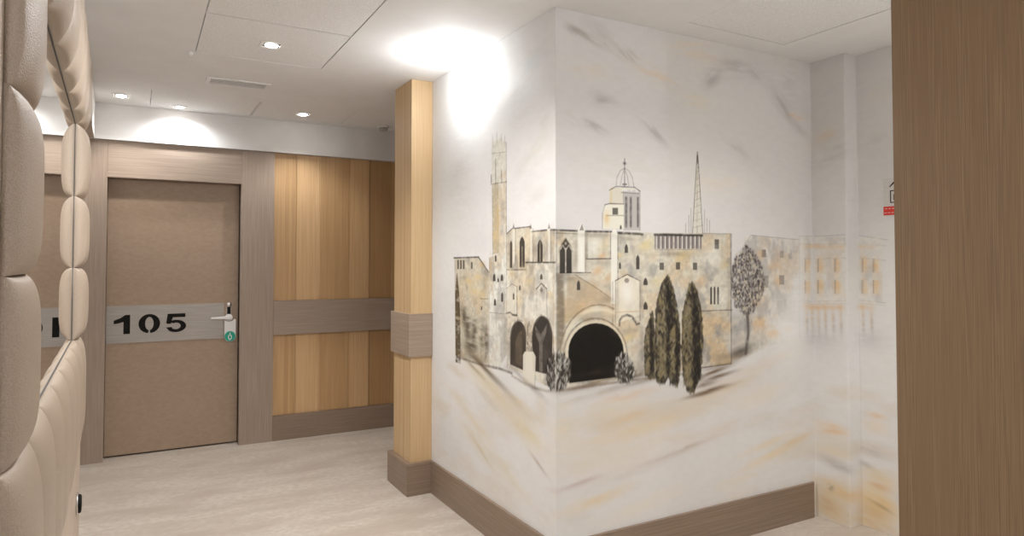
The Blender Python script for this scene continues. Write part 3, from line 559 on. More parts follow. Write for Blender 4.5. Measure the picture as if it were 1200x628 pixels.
["p",[0.057,0.044,0.036],0.9,0.0035,0.0,[[0.0214,1.3921],[0.0216,1.4902],[0.0346,1.5258],[0.054,1.5498],[0.0734,1.5263],[0.0863,1.4907],[0.086,1.3916]]],
["l",[0.849,0.815,0.706],0.9,0.0054,0,[[0.0538,1.5035],[0.0536,1.3957]]],
["l",[0.693,0.641,0.529],0.8,0.0035,0,[[0.0267,1.4994],[0.0387,1.5187],[0.0506,1.4996]]],
["l",[0.693,0.641,0.529],0.8,0.0035,0,[[0.058,1.4997],[0.0701,1.5191],[0.0822,1.4999]]],
["b",[0.822,0.76,0.622],0.8,[0.0539,1.5267],0.0069,0.0077,0,0.6],
["l",[0.41,0.341,0.241],0.7,0.0039,0,[[0.0171,1.4878],[0.0309,1.5263],[0.054,1.5517],[0.0771,1.527],[0.091,1.4884]]],
["p",[0.087,0.071,0.065],0.9,0.0037,0.0,[[0.3899,1.4856],[0.39,1.5104],[0.3942,1.5212],[0.4004,1.5284],[0.4065,1.5214],[0.4106,1.5106],[0.4105,1.4858]]],
["p",[0.087,0.071,0.065],0.9,0.0037,0.0,[[0.4594,1.4071],[0.4597,1.4588],[0.464,1.4697],[0.4704,1.4769],[0.4766,1.4697],[0.4808,1.4589],[0.4804,1.407]]],
["p",[0.087,0.071,0.065],0.9,0.0036,0.0,[[0.3552,1.4097],[0.3553,1.4313],[0.3578,1.4377],[0.3615,1.442],[0.3651,1.4377],[0.3675,1.4313],[0.3674,1.4096]]],
["p",[0.087,0.071,0.065],0.9,0.0037,0.0,[[0.5037,1.3306],[0.5038,1.345],[0.5092,1.3586],[0.5173,1.3676],[0.5252,1.3584],[0.5305,1.3447],[0.5304,1.3302]]],
["p",[0.087,0.071,0.065],0.9,0.0037,0.0,[[0.5029,1.2123],[0.503,1.2287],[0.5084,1.2421],[0.5165,1.251],[0.5244,1.2417],[0.5297,1.2279],[0.5295,1.2113]]],
["p",[0.087,0.071,0.065],0.9,0.0035,0.0,[[0.1139,1.3147],[0.114,1.3423],[0.1178,1.3525],[0.1235,1.3592],[0.1291,1.3523],[0.1329,1.342],[0.1328,1.3144]]],
["p",[0.108,0.09,0.079],0.8,0.0034,0.0,[[0.607,1.4389],[0.6345,1.4389],[0.6342,1.4031],[0.6067,1.4033]]],
["p",[0.108,0.09,0.079],0.8,0.0034,0.0,[[0.7128,1.441],[0.7412,1.441],[0.7408,1.4047],[0.7125,1.4048]]],
["p",[0.108,0.09,0.079],0.8,0.0035,0.0,[[0.8277,1.4389],[0.8571,1.4389],[0.8567,1.4019],[0.8273,1.4021]]],
["p",[0.108,0.09,0.079],0.8,0.0036,0.0,[[0.9814,1.5596],[1.0121,1.5601],[1.0115,1.5111],[0.9808,1.5108]]],
["p",[0.065,0.054,0.053],0.9,0.004,0.0,[[0.9457,1.2245],[0.9466,1.3066],[0.9492,1.3126],[0.9531,1.3166],[0.9569,1.3125],[0.9593,1.3063],[0.9584,1.2241]]],
["p",[0.065,0.054,0.053],0.9,0.004,0.0,[[0.9706,1.2238],[0.9715,1.3061],[0.9741,1.3122],[0.978,1.3162],[0.9818,1.312],[0.9843,1.3059],[0.9833,1.2234]]],
["p",[0.065,0.054,0.053],0.9,0.004,0.0,[[0.9956,1.223],[0.9965,1.3056],[0.9992,1.3117],[1.0031,1.3158],[1.0069,1.3116],[1.0094,1.3054],[1.0084,1.2226]]],
["p",[0.353,0.319,0.312],0.9,0.0034,0.0,[[0.5754,1.58],[0.8882,1.5821],[0.8874,1.5099],[0.5748,1.5089]]],
["l",[0.061,0.051,0.049],0.9,0.0111,0,[[0.5753,1.5758],[0.8941,1.5778]]],
["l",[0.849,0.815,0.742],0.9,0.0063,0,[[0.5889,1.5656],[0.5884,1.509]]],
["l",[0.131,0.107,0.1],0.7,0.0055,0,[[0.6009,1.5658],[0.6004,1.5091]]],
["l",[0.849,0.815,0.742],0.9,0.0063,0,[[0.6162,1.5661],[0.6158,1.5093]]],
["l",[0.131,0.107,0.1],0.7,0.0055,0,[[0.6284,1.5663],[0.6279,1.5094]]],
["l",[0.849,0.815,0.742],0.9,0.0063,0,[[0.6439,1.5666],[0.6434,1.5096]]],
["l",[0.131,0.107,0.1],0.7,0.0055,0,[[0.6561,1.5668],[0.6556,1.5097]]],
["l",[0.849,0.815,0.742],0.9,0.0064,0,[[0.6717,1.5671],[0.6712,1.5099]]],
["l",[0.131,0.107,0.1],0.7,0.0055,0,[[0.684,1.5673],[0.6835,1.51]]],
["l",[0.849,0.815,0.742],0.9,0.0064,0,[[0.6998,1.5676],[0.6993,1.5101]]],
["l",[0.131,0.107,0.1],0.7,0.0055,0,[[0.7122,1.5679],[0.7117,1.5103]]],
["l",[0.849,0.815,0.742],0.9,0.0064,0,[[0.7281,1.5682],[0.7276,1.5104]]],
["l",[0.131,0.107,0.1],0.7,0.0056,0,[[0.7406,1.5684],[0.7401,1.5106]]],
["l",[0.849,0.815,0.742],0.9,0.0064,0,[[0.7566,1.5687],[0.7561,1.5107]]],
["l",[0.131,0.107,0.1],0.7,0.0056,0,[[0.7693,1.5689],[0.7687,1.5109]]],
["l",[0.849,0.815,0.742],0.9,0.0065,0,[[0.7854,1.5692],[0.7848,1.511]]],
["l",[0.131,0.107,0.1],0.7,0.0056,0,[[0.7981,1.5695],[0.7976,1.5111]]],
["l",[0.849,0.815,0.742],0.9,0.0065,0,[[0.8144,1.5698],[0.8138,1.5113]]],
["l",[0.131,0.107,0.1],0.7,0.0056,0,[[0.8273,1.57],[0.8267,1.5114]]],
["l",[0.849,0.815,0.742],0.9,0.0065,0,[[0.8437,1.5703],[0.8431,1.5116]]],
["l",[0.131,0.107,0.1],0.7,0.0057,0,[[0.8566,1.5706],[0.856,1.5117]]],
["l",[0.849,0.815,0.742],0.9,0.0065,0,[[0.8732,1.5709],[0.8726,1.5119]]],
["l",[0.131,0.107,0.1],0.7,0.0057,0,[[0.8863,1.5711],[0.8856,1.5121]]],
["l",[0.41,0.375,0.323],0.7,0.0043,0,[[0.5748,1.5047],[0.8873,1.5055]]],
["l",[0.41,0.375,0.323],0.7,0.0049,0,[[0.8942,1.5888],[1.0966,1.5908]]],
["l",[0.3,0.267,0.223],0.8,0.0054,0,[[1.0966,1.5908],[1.0944,0.9093]]],
["l",[0.157,0.131,0.106],0.75,0.0057,0,[[0.8722,1.192],[1.1042,1.1905]]],
["l",[0.108,0.096,0.079],0.7,0.0066,0,[[0.881,0.9033],[1.0944,0.9093]]],
["p",[0.849,0.796,0.672],0.7,0.0041,0.0,[[0.3332,1.3535],[0.4047,1.383],[0.4827,1.3515],[0.4816,1.1874],[0.3321,1.149]]],
["l",[0.138,0.107,0.084],0.85,0.0053,0,[[0.3332,1.3535],[0.4047,1.383],[0.4827,1.3515]]],
["l",[0.21,0.173,0.137],0.75,0.0045,0,[[0.4827,1.3515],[0.4814,1.1628]]],
["l",[0.3,0.248,0.197],0.6,0.004,0,[[0.3357,1.3535],[0.3346,1.1489]]],
["p",[0.253,0.188,0.158],0.8,0.0032,0.0,[[0.3865,1.3548],[0.3943,1.3649],[0.4097,1.3647],[0.4174,1.3544],[0.4096,1.3423],[0.3942,1.3426]]],
["l",[0.693,0.519,0.291],0.7,0.0057,0,[[0.3324,1.2051],[0.4765,1.206]]],
["l",[0.103,0.076,0.065],0.85,0.0105,0,[[0.3573,1.1439],[0.3574,1.164],[0.3728,1.1835],[0.4035,1.1903],[0.4345,1.181],[0.45,1.16],[0.4603,1.1433],[0.4761,1.1466]]],
["l",[0.822,0.76,0.606],0.7,0.0053,0,[[0.3421,1.1325],[0.3423,1.1686],[0.3627,1.1919],[0.4036,1.2025],[0.4502,1.1886],[0.4709,1.1632]]],
["l",[0.253,0.204,0.158],0.5,0.004,0,[[0.3181,1.3497],[0.3169,1.1297]]],
["l",[0.3,0.204,0.124],0.7,0.007,0,[[0.0205,1.0146],[0.0247,1.0604],[0.0367,1.104],[0.0564,1.144],[0.083,1.1789],[0.1156,1.2073],[0.1533,1.2283],[0.1947,1.2407],[0.2383,1.244],[0.2825,1.238],[0.3255,1.2225]]],
["l",[0.886,0.815,0.639],0.6,0.0155,0,[[0.0297,1.014],[0.0336,1.0561],[0.0452,1.0962],[0.064,1.133],[0.0895,1.165],[0.1208,1.191],[0.1569,1.2101],[0.1965,1.2214],[0.2382,1.2243],[0.2804,1.2185],[0.3215,1.2041]]],
["l",[0.21,0.151,0.1],0.7,0.0079,0,[[0.0434,1.0207],[0.0467,1.0532],[0.0565,1.0842],[0.0724,1.1125],[0.0938,1.137],[0.1202,1.1569],[0.1505,1.1714],[0.1837,1.1798],[0.2186,1.1817],[0.2538,1.1769],[0.288,1.1655],[0.3198,1.1479],[0.3479,1.1247],[0.3711,1.0967],[0.3884,1.0652],[0.3989,1.0312],[0.4024,0.9963]]],
["l",[0.831,0.76,0.59],0.8,0.0236,0,[[0.0572,1.0198],[0.0603,1.0479],[0.0693,1.0747],[0.0839,1.0991],[0.1037,1.1202],[0.128,1.1373],[0.1559,1.1496],[0.1864,1.1566],[0.2185,1.1581],[0.2508,1.1537],[0.2822,1.1438],[0.3114,1.1284],[0.3371,1.1082],[0.3584,1.084],[0.3742,1.0567],[0.3839,1.0274],[0.387,0.9974]]],
["p",[0.017,0.013,0.012],0.97,0.0047,0.0,[[0.0707,0.8964],[0.0665,1.0383],[0.0703,1.0666],[0.0815,1.0931],[0.0996,1.1166],[0.1238,1.1359],[0.1531,1.15],[0.1859,1.1582],[0.2209,1.1599],[0.2562,1.1551],[0.2901,1.1437],[0.3207,1.1263],[0.3465,1.1038],[0.366,1.0773],[0.3781,1.0481],[0.382,1.0178],[0.3814,0.9013]]],
["b",[0.082,0.062,0.046],0.6,[0.2272,0.9336],0.1264,0.0196,6,0.5],
["l",[0.253,0.204,0.158],0.5,0.0039,0,[[0.0753,0.8921],[0.3813,0.8973]]],
["p",[0.743,0.707,0.59],0.85,0.0041,0.0,[[0.3103,1.7959],[0.4804,1.7928],[0.4843,1.5946],[0.2893,1.598],[0.2999,1.7269]]],
["p",[0.527,0.505,0.515],0.75,0.0041,0.0,[[0.3865,1.7878],[0.4803,1.7887],[0.4843,1.5946],[0.3853,1.5923]]],
["l",[0.777,0.593,0.241],0.5,0.0121,0,[[0.3102,1.7838],[0.3099,1.7193]]],
["l",[0.157,0.137,0.137],0.85,0.0139,0,[[0.4007,1.7477],[0.3999,1.613]]],
["l",[0.157,0.137,0.137],0.85,0.0123,0,[[0.4287,1.749],[0.4278,1.6137]]],
["l",[0.157,0.137,0.137],0.85,0.0116,0,[[0.4727,1.7511],[0.4718,1.6149]]],
["l",[0.108,0.09,0.084],0.85,0.0049,0,[[0.3002,1.7792],[0.3406,1.7996],[0.4541,1.8017],[0.4856,1.7848]]],
["l",[0.822,0.833,0.816],0.85,0.0107,1,[[0.3711,1.785],[0.4697,1.784]]],
["l",[0.138,0.118,0.112],0.6,0.0037,0,[[0.371,1.7728],[0.4802,1.7721]]],
["l",[0.21,0.188,0.181],0.6,0.0041,0,[[0.4856,1.7848],[0.4843,1.5946]]],
["l",[0.3,0.277,0.26],0.6,0.0041,0,[[0.3838,1.7795],[0.3828,1.6003]]],
["p",[0.831,0.815,0.706],0.9,0.0036,0.0,[[0.2749,1.7097],[0.386,1.7144],[0.3854,1.6004],[0.2595,1.5973]]],
["b",[0.831,0.593,0.241],0.7,[0.2845,1.646],0.0199,0.0401,0,0.6],
["l",[0.138,0.112,0.095],0.8,0.0048,0,[[0.2749,1.7097],[0.2999,1.7168],[0.3861,1.7185]]],
["p",[0.082,0.067,0.061],0.8,0.0032,0.0,[[0.3186,1.6975],[0.3515,1.6988],[0.3513,1.6663],[0.3184,1.6652]]],
["l",[0.253,0.221,0.189],0.6,0.0036,0,[[0.2846,1.66],[0.3857,1.6635]]],
["p",[0.087,0.071,0.065],0.9,0.0037,0.0,[[0.3618,1.5978],[0.3619,1.6082],[0.3642,1.6142],[0.3676,1.6182],[0.3709,1.6144],[0.3731,1.6085],[0.3731,1.5981]]],
["l",[0.21,0.188,0.158],0.5,0.0036,0,[[0.2595,1.5973],[0.2599,1.6692],[0.2749,1.7097]]],
["l",[0.253,0.239,0.232],0.6,0.0033,0,[[0.3406,1.8016],[0.3459,1.8425],[0.3665,1.8763],[0.3922,1.8903]]],
["l",[0.253,0.239,0.232],0.6,0.0033,0,[[0.4488,1.8035],[0.4387,1.8482],[0.418,1.8798],[0.3922,1.8903]]],
["l",[0.253,0.239,0.232],0.6,0.0033,0,[[0.366,1.803],[0.3766,1.8525],[0.3922,1.8903]]],
["l",[0.253,0.239,0.232],0.6,0.0033,0,[[0.4176,1.8059],[0.4075,1.8545],[0.3922,1.8903]]],
["l",[0.138,0.125,0.118],0.8,0.0049,0,[[0.3925,1.9354],[0.3917,1.8045]]],
["b",[0.082,0.071,0.07],0.9,[0.3923,1.9129],0.0103,0.0066,0,0.1],
["l",[0.157,0.137,0.131],0.8,0.0074,0,[[0.3815,1.812],[0.4021,1.8132]]],
["p",[0.743,0.707,0.59],0.6,0.0052,0.0,[[0.8628,2.0062],[0.8972,1.591],[0.8263,1.5895]]],
["l",[0.186,0.158,0.124],0.8,0.0048,0,[[0.8628,2.0062],[0.8263,1.5895]]],
["l",[0.186,0.158,0.124],0.8,0.0053,0,[[0.8658,2.0064],[0.8972,1.591]]],
["l",[0.253,0.221,0.181],0.6,0.0039,1,[[0.8625,1.9754],[0.8586,1.5902]]],
["l",[0.119,0.101,0.084],0.8,0.0088,1,[[0.8627,1.9886],[0.8697,1.9233]]],
["l",[0.3,0.267,0.223],0.6,0.0039,0,[[0.7803,1.636],[0.7798,1.5885]]],
["l",[0.3,0.267,0.223],0.6,0.0039,0,[[0.8027,1.6799],[0.8018,1.589]]],
["l",[0.3,0.267,0.223],0.6,0.0039,0,[[0.8176,1.7152],[0.8164,1.5893]]],
["l",[0.3,0.267,0.223],0.6,0.004,0,[[0.911,1.7101],[0.9097,1.5913]]],
["l",[0.3,0.267,0.223],0.6,0.004,0,[[0.928,1.6666],[0.9272,1.5917]]],
["l",[0.3,0.267,0.223],0.6,0.004,0,[[0.946,1.6584],[0.9453,1.5921]]],
["l",[0.353,0.319,0.27],0.4,0.0035,0,[[0.8528,1.8958],[0.8744,1.9104]]],
["l",[0.353,0.319,0.27],0.4,0.0035,0,[[0.8498,1.8606],[0.8766,1.8754]]],
["l",[0.353,0.319,0.27],0.4,0.0035,0,[[0.8469,1.8255],[0.8789,1.8404]]],
["l",[0.353,0.319,0.27],0.4,0.0035,0,[[0.8439,1.7904],[0.8811,1.8054]]],
["l",[0.353,0.319,0.27],0.4,0.0035,0,[[0.841,1.7553],[0.8834,1.7704]]],
["l",[0.353,0.319,0.27],0.4,0.0035,0,[[0.8381,1.7203],[0.8856,1.7354]]],
["l",[0.353,0.319,0.27],0.4,0.0035,0,[[0.8351,1.6854],[0.8879,1.7004]]],
["l",[0.353,0.319,0.27],0.4,0.0035,0,[[0.8322,1.6505],[0.8902,1.6654]]],
["l",[0.353,0.319,0.27],0.4,0.0035,0,[[0.8293,1.6156],[0.8924,1.6304]]],
["s",[0.673,0.615,0.488],[0.673,0.523,0.324],[0.369,0.341,0.31],0.93,0.0047,0.65,[[-1.0942,1.4651],[-0.7764,1.468],[-0.6534,1.3832],[-0.6524,0.8993],[-0.7852,0.8957],[-1.0788,0.8975]]],
["b",[0.745,0.574,0.287],0.7,[-0.8292,1.2861],0.0862,0.0378,0,0.5],
["b",[0.745,0.574,0.287],0.7,[-0.7867,1.3579],0.0634,0.0281,0,0.5],
["b",[0.745,0.574,0.287],0.7,[-0.9064,1.3315],0.067,0.0289,0,0.5],
["b",[0.745,0.574,0.287],0.7,[-0.7238,1.2668],0.0512,0.023,0,0.5],
["b",[0.666,0.475,0.245],0.7,[-0.7345,1.4284],0.0413,0.0185,0,0.5],
["b",[0.136,0.106,0.06],0.85,[-0.9165,1.0661],0.0448,0.1058,0,0.7],
["b",[0.136,0.106,0.06],0.85,[-0.8284,1.0407],0.043,0.1036,0,0.7],
["b",[0.136,0.106,0.06],0.85,[-0.7335,1.0358],0.036,0.0921,0,0.7],
["b",[0.136,0.106,0.06],0.85,[-0.9622,1.1254],0.0343,0.0681,0,0.7],
["b",[0.136,0.106,0.06],0.85,[-0.6825,1.018],0.0301,0.0818,0,0.7],
["b",[0.136,0.106,0.06],0.85,[-0.8717,0.9748],0.0877,0.057,0,0.7],
["l",[0.06,0.047,0.038],0.9,0.0078,0,[[-1.1064,1.4667],[-0.7764,1.4694]]],
["l",[0.153,0.111,0.075],0.85,0.0092,0,[[-0.7764,1.468],[-0.6534,1.3877]]],
["l",[0.299,0.24,0.171],0.5,0.005,0,[[-1.0941,1.4626],[-1.0789,0.9025]]],
["p",[0.083,0.064,0.043],0.8,0.004,0.0,[[-1.0578,1.4537],[-1.0339,1.4536],[-1.0336,1.4015],[-1.0575,1.4013]]],
["p",[0.083,0.064,0.043],0.8,0.0039,0.0,[[-1.0185,1.4536],[-0.995,1.4535],[-0.9948,1.4018],[-1.0182,1.4016]]],
["p",[0.083,0.064,0.043],0.8,0.0039,0.0,[[-0.9799,1.4534],[-0.9568,1.4534],[-0.9566,1.4021],[-0.9797,1.4019]]],
["p",[0.1,0.083,0.06],0.8,0.0038,0.0,[[-0.8729,1.4423],[-0.8521,1.4423],[-0.8519,1.4042],[-0.8728,1.404]]],
["p",[0.079,0.064,0.056],0.8,0.0037,0.0,[[-0.7463,1.201],[-0.7319,1.2019],[-0.7318,1.1834],[-0.7463,1.1825]]],
["l",[0.184,0.144,0.097],0.6,0.0055,0,[[-0.7548,1.2423],[-0.663,1.2467]]],
["p",[0.147,0.102,0.049],0.9,0.005,0.6,[[-1.0869,1.2517],[-1.0634,1.3875],[-1.033,1.2787],[-1.0145,1.1315],[-1.0096,0.8569],[-1.0786,0.8577]]],
["s",[0.745,0.714,0.633],[0.673,0.523,0.324],[0.369,0.341,0.31],0.9,0.0045,0.5,[[-0.6201,2.0717],[-0.6054,2.0876],[-0.586,2.0754],[-0.5668,2.0904],[-0.5477,2.0739],[-0.5148,2.0908],[-0.4917,2.0605],[-0.4733,2.0708],[-0.4642,2.0387],[-0.4594,1.4897],[-0.6093,1.4827],[-0.6197,1.8536]]],
["l",[0.299,0.264,0.206],0.7,0.0045,0,[[-0.6103,2.0702],[-0.6103,2.1066]]],
["l",[0.299,0.264,0.206],0.7,0.0045,0,[[-0.5639,2.0719],[-0.564,2.1214]]],
["l",[0.299,0.264,0.206],0.7,0.0044,0,[[-0.5148,2.073],[-0.5149,2.1041]]],
["l",[0.299,0.264,0.206],0.7,0.0044,0,[[-0.4751,2.0491],[-0.4752,2.0842]]],
["p",[0.504,0.418,0.265],0.7,0.0112,0.4,[[-0.6148,1.8531],[-0.5475,1.8551],[-0.5376,1.4907],[-0.6044,1.4826]]],
["b",[0.666,0.475,0.225],0.7,[-0.5473,1.6727],0.0377,0.0977,0,0.6],
["b",[0.738,0.568,0.287],0.6,[-0.5757,1.585],0.0382,0.0625,0,0.6],
["l",[0.115,0.092,0.071],0.75,0.0052,0,[[-0.4615,2.0557],[-0.4585,1.4897]]],
["l",[0.184,0.15,0.112],0.7,0.0045,0,[[-0.6296,1.9047],[-0.6295,1.8546],[-0.4569,1.85]]],
["l",[0.184,0.15,0.112],0.6,0.0045,0,[[-0.6148,1.8531],[-0.6083,1.4737]]],
["l",[0.136,0.111,0.083],0.8,0.0072,0,[[-0.5762,1.9839],[-0.5761,1.8581]]],
["l",[0.136,0.111,0.083],0.8,0.0071,0,[[-0.51,1.913],[-0.51,1.8556]]],
["l",[0.136,0.111,0.083],0.8,0.0073,0,[[-0.6247,1.9041],[-0.6246,1.8632]]],
["l",[0.299,0.256,0.191],0.5,0.004,0,[[-0.6151,2.0164],[-0.4642,2.0037]]],
["s",[0.76,0.745,0.676],[0.673,0.523,0.324],[0.369,0.341,0.31],0.93,0.0044,0.45,[[-0.6486,1.4649],[-0.5565,1.4821],[-0.5283,1.495],[-0.473,1.4943],[-0.4549,1.4724],[-0.4547,0.977],[-0.5277,0.9027],[-0.6474,0.9]]],
["l",[0.299,0.248,0.177],0.6,0.0045,0,[[-0.6486,1.4649],[-0.6474,0.9]]],
["l",[0.115,0.092,0.071],0.6,0.0043,0,[[-0.4576,1.4897],[-0.452,0.913]]],
["l",[0.299,0.256,0.198],0.6,0.0044,0,[[-0.648,1.175],[-0.4548,1.179]]],
["p",[0.105,0.083,0.063],0.9,0.004,0.0,[[-0.5851,1.4444],[-0.5851,1.4703],[-0.5813,1.4762],[-0.5755,1.4801],[-0.5698,1.4761],[-0.566,1.4702],[-0.5659,1.4444]]],
["p",[0.105,0.083,0.063],0.9,0.004,0.0,[[-0.6061,1.3412],[-0.6062,1.3668],[-0.6004,1.3758],[-0.5917,1.3818],[-0.583,1.376],[-0.5773,1.3673],[-0.5772,1.3419]]],
["p",[0.105,0.083,0.063],0.9,0.004,0.0,[[-0.5554,1.338],[-0.5554,1.3514],[-0.552,1.3567],[-0.5469,1.3603],[-0.5418,1.3569],[-0.5384,1.3518],[-0.5384,1.3385]]],
["p",[0.105,0.083,0.063],0.9,0.0039,0.0,[[-0.5207,1.3455],[-0.5207,1.3661],[-0.5151,1.3749],[-0.5068,1.3808],[-0.4985,1.3752],[-0.493,1.3667],[-0.493,1.3462]]],
["p",[0.105,0.083,0.063],0.9,0.0039,0.0,[[-0.515,1.2383],[-0.515,1.2749],[-0.5106,1.282],[-0.5039,1.2869],[-0.4973,1.2826],[-0.4929,1.2759],[-0.4929,1.2395]]],
["p",[0.105,0.083,0.063],0.9,0.004,0.0,[[-0.5953,1.2141],[-0.5953,1.2371],[-0.5903,1.245],[-0.5829,1.2504],[-0.5754,1.2457],[-0.5704,1.2383],[-0.5704,1.2155]]],
["b",[0.566,0.418,0.206],0.6,[-0.6336,1.4196],0.0196,0.0633,0,0.6],
["s",[0.716,0.656,0.525],[0.673,0.523,0.324],[0.369,0.341,0.31],0.93,0.0041,0.55,[[-0.4549,1.5806],[-0.4016,1.6086],[-0.2181,1.6107],[-0.2102,1.59],[-0.0014,1.5852],[-0.002,1.3999],[-0.4549,1.3946]]],
["l",[0.067,0.053,0.043],0.85,0.0059,0,[[-0.4549,1.5849],[-0.4016,1.6086],[-0.2181,1.6107]]],
["l",[0.067,0.053,0.043],0.9,0.0072,0,[[-0.2102,1.586],[-0.0732,1.5883]]],
["l",[0.053,0.041,0.035],0.9,0.0077,0,[[-0.0441,1.587],[-0.0014,1.5864]]],
["l",[0.76,0.745,0.676],0.85,0.017,0,[[-0.3842,1.6078],[-0.3842,1.4463]]],
["l",[0.153,0.127,0.097],0.6,0.0042,0,[[-0.3635,1.6069],[-0.3635,1.4463]]],
["l",[0.76,0.745,0.676],0.85,0.0162,0,[[-0.2141,1.6003],[-0.2144,1.446]]],
["l",[0.153,0.127,0.097],0.6,0.004,0,[[-0.1952,1.5995],[-0.1955,1.446]]],
["l",[0.76,0.745,0.676],0.85,0.0155,0,[[-0.055,1.5933],[-0.0554,1.4458]]],
["l",[0.153,0.127,0.097],0.6,0.0039,0,[[-0.0376,1.5926],[-0.0381,1.4457]]],
["p",[0.184,0.156,0.123],0.7,0.0034,0.0,[[-0.3973,1.6084],[-0.3842,1.6334],[-0.3712,1.6073]]],
["p",[0.184,0.156,0.123],0.7,0.0033,0.0,[[-0.23,1.601],[-0.2181,1.6249],[-0.2062,1.6]]],
["p",[0.184,0.156,0.123],0.7,0.0031,0.0,[[-0.0659,1.5938],[-0.0549,1.6167],[-0.0441,1.5929]]],
["p",[0.087,0.064,0.043],0.9,0.0039,0.0,[[-0.4236,1.4121],[-0.4237,1.5352],[-0.4184,1.5436],[-0.4104,1.549],[-0.4025,1.5432],[-0.3973,1.5346],[-0.3973,1.4123]]],
["p",[0.06,0.044,0.032],0.9,0.0037,0.0,[[-0.3245,1.417],[-0.3244,1.5399],[-0.3143,1.5561],[-0.2993,1.5667],[-0.2845,1.5552],[-0.2746,1.5386],[-0.2747,1.4173]]],
["p",[0.06,0.044,0.032],0.9,0.0036,0.0,[[-0.1559,1.442],[-0.1558,1.5214],[-0.1466,1.537],[-0.1329,1.5471],[-0.1193,1.5362],[-0.1104,1.5204],[-0.1105,1.4419]]],
["l",[0.659,0.601,0.476],0.9,0.0042,0,[[-0.2994,1.5168],[-0.2994,1.4171]]],
["l",[0.659,0.601,0.476],0.9,0.004,0,[[-0.1329,1.5372],[-0.1331,1.4419]]],
["l",[0.115,0.092,0.071],0.7,0.0055,0,[[-0.4549,1.4032],[-0.2666,1.405]]],
["s",[0.76,0.729,0.633],[0.673,0.523,0.324],[0.369,0.341,0.31],0.93,0.004,0.5,[[-0.4549,1.3903],[-0.2666,1.3968],[-0.2584,1.4379],[-0.0019,1.4381],[-0.0037,0.8793],[-0.0824,0.878],[-0.4547,0.9212]]],
["b",[0.745,0.601,0.334],0.6,[-0.3584,1.2611],0.0511,0.0303,0,0.6],
["b",[0.745,0.601,0.334],0.6,[-0.2344,1.3483],0.0479,0.0293,0,0.6],
["b",[0.745,0.601,0.334],0.6,[-0.2997,1.0903],0.033,0.0198,0,0.6],
["b",[0.745,0.601,0.334],0.6,[-0.045,1.2952],0.0287,0.0185,0,0.6],
["b",[0.745,0.601,0.334],0.6,[-0.0242,1.0856],0.0283,0.0183,0,0.6],
["b",[0.745,0.601,0.334],0.6,[-0.4016,1.3782],0.0436,0.0256,0,0.6],
["l",[0.06,0.047,0.04],0.9,0.0071,0,[[-0.2666,1.44],[-0.0019,1.44]]],
["l",[0.299,0.256,0.198],0.5,0.0041,0,[[-0.2584,1.4379],[-0.2585,1.3477]]],
["l",[0.598,0.505,0.359],0.6,0.0115,0,[[-0.0196,1.4304],[-0.0211,0.9335]]],
["p",[0.115,0.092,0.075],0.9,0.0036,0.0,[[-0.1333,1.3607],[-0.1332,1.3754],[-0.1287,1.3833],[-0.1219,1.3886],[-0.1152,1.3835],[-0.1107,1.3758],[-0.1107,1.3612]]],
["p",[0.153,0.127,0.102],0.9,0.0037,0.0,[[-0.3304,1.3041],[-0.3304,1.32],[-0.3271,1.3256],[-0.322,1.3294],[-0.317,1.3259],[-0.3137,1.3205],[-0.3137,1.3047]]],
["l",[0.105,0.079,0.063],0.85,0.0059,0,[[-0.1677,1.316],[-0.122,1.3432],[-0.0776,1.321]]],
["l",[0.184,0.15,0.117],0.7,0.0047,0,[[-0.0754,1.3211],[-0.0728,1.1891]]],
["l",[0.299,0.256,0.206],0.6,0.004,0,[[-0.1639,1.3141],[-0.1641,1.1905]]],
["p",[0.184,0.15,0.123],0.7,0.0032,0.0,[[-0.1372,1.3111],[-0.122,1.3274],[-0.1071,1.3122],[-0.1221,1.2998]]],
["p",[0.716,0.685,0.591],0.7,0.0043,0.0,[[-0.4548,1.3082],[-0.4016,1.3335],[-0.3499,1.3202],[-0.35,1.186],[-0.4548,1.1876]]],
["l",[0.105,0.079,0.063],0.8,0.005,0,[[-0.3499,1.3202],[-0.35,1.1776]]],
["l",[0.067,0.05,0.04],0.85,0.0085,0,[[-0.4593,1.183],[-0.4192,1.1899],[-0.3929,1.1789],[-0.35,1.1797]]],
["p",[0.136,0.111,0.088],0.9,0.0038,0.0,[[-0.3921,1.2552],[-0.3921,1.2808],[-0.3889,1.2859],[-0.3842,1.2895],[-0.3796,1.2863],[-0.3765,1.2814],[-0.3765,1.256]]],
["l",[0.153,0.122,0.092],0.6,0.0043,0,[[-0.4548,1.3082],[-0.4016,1.3335],[-0.3499,1.3202]]],
["p",[0.071,0.053,0.04],0.93,0.005,0.0,[[-0.4192,0.9302],[-0.4174,1.0707],[-0.4154,1.088],[-0.4093,1.1047],[-0.3996,1.12],[-0.3868,1.1331],[-0.3716,1.1434],[-0.3548,1.1503],[-0.3373,1.1535],[-0.3199,1.1529],[-0.3035,1.1487],[-0.289,1.141],[-0.2769,1.1303],[-0.2679,1.117],[-0.2623,1.102],[-0.2605,1.0858],[-0.2671,0.9177]]],
["p",[0.257,0.202,0.14],0.6,0.0104,0.4,[[-0.3671,0.9455],[-0.3671,1.0504],[-0.3331,1.0955],[-0.2997,1.115],[-0.2999,0.9337]]],
["p",[0.053,0.041,0.035],0.93,0.0047,0.0,[[-0.2034,0.9308],[-0.207,1.0909],[-0.2046,1.1126],[-0.1976,1.1336],[-0.1865,1.1528],[-0.1717,1.1691],[-0.1542,1.1818],[-0.1349,1.1902],[-0.1149,1.194],[-0.095,1.193],[-0.0764,1.1874],[-0.0599,1.1775],[-0.0462,1.1639],[-0.036,1.1473],[-0.0298,1.1284],[-0.0277,1.1082],[-0.0318,0.9319]]],
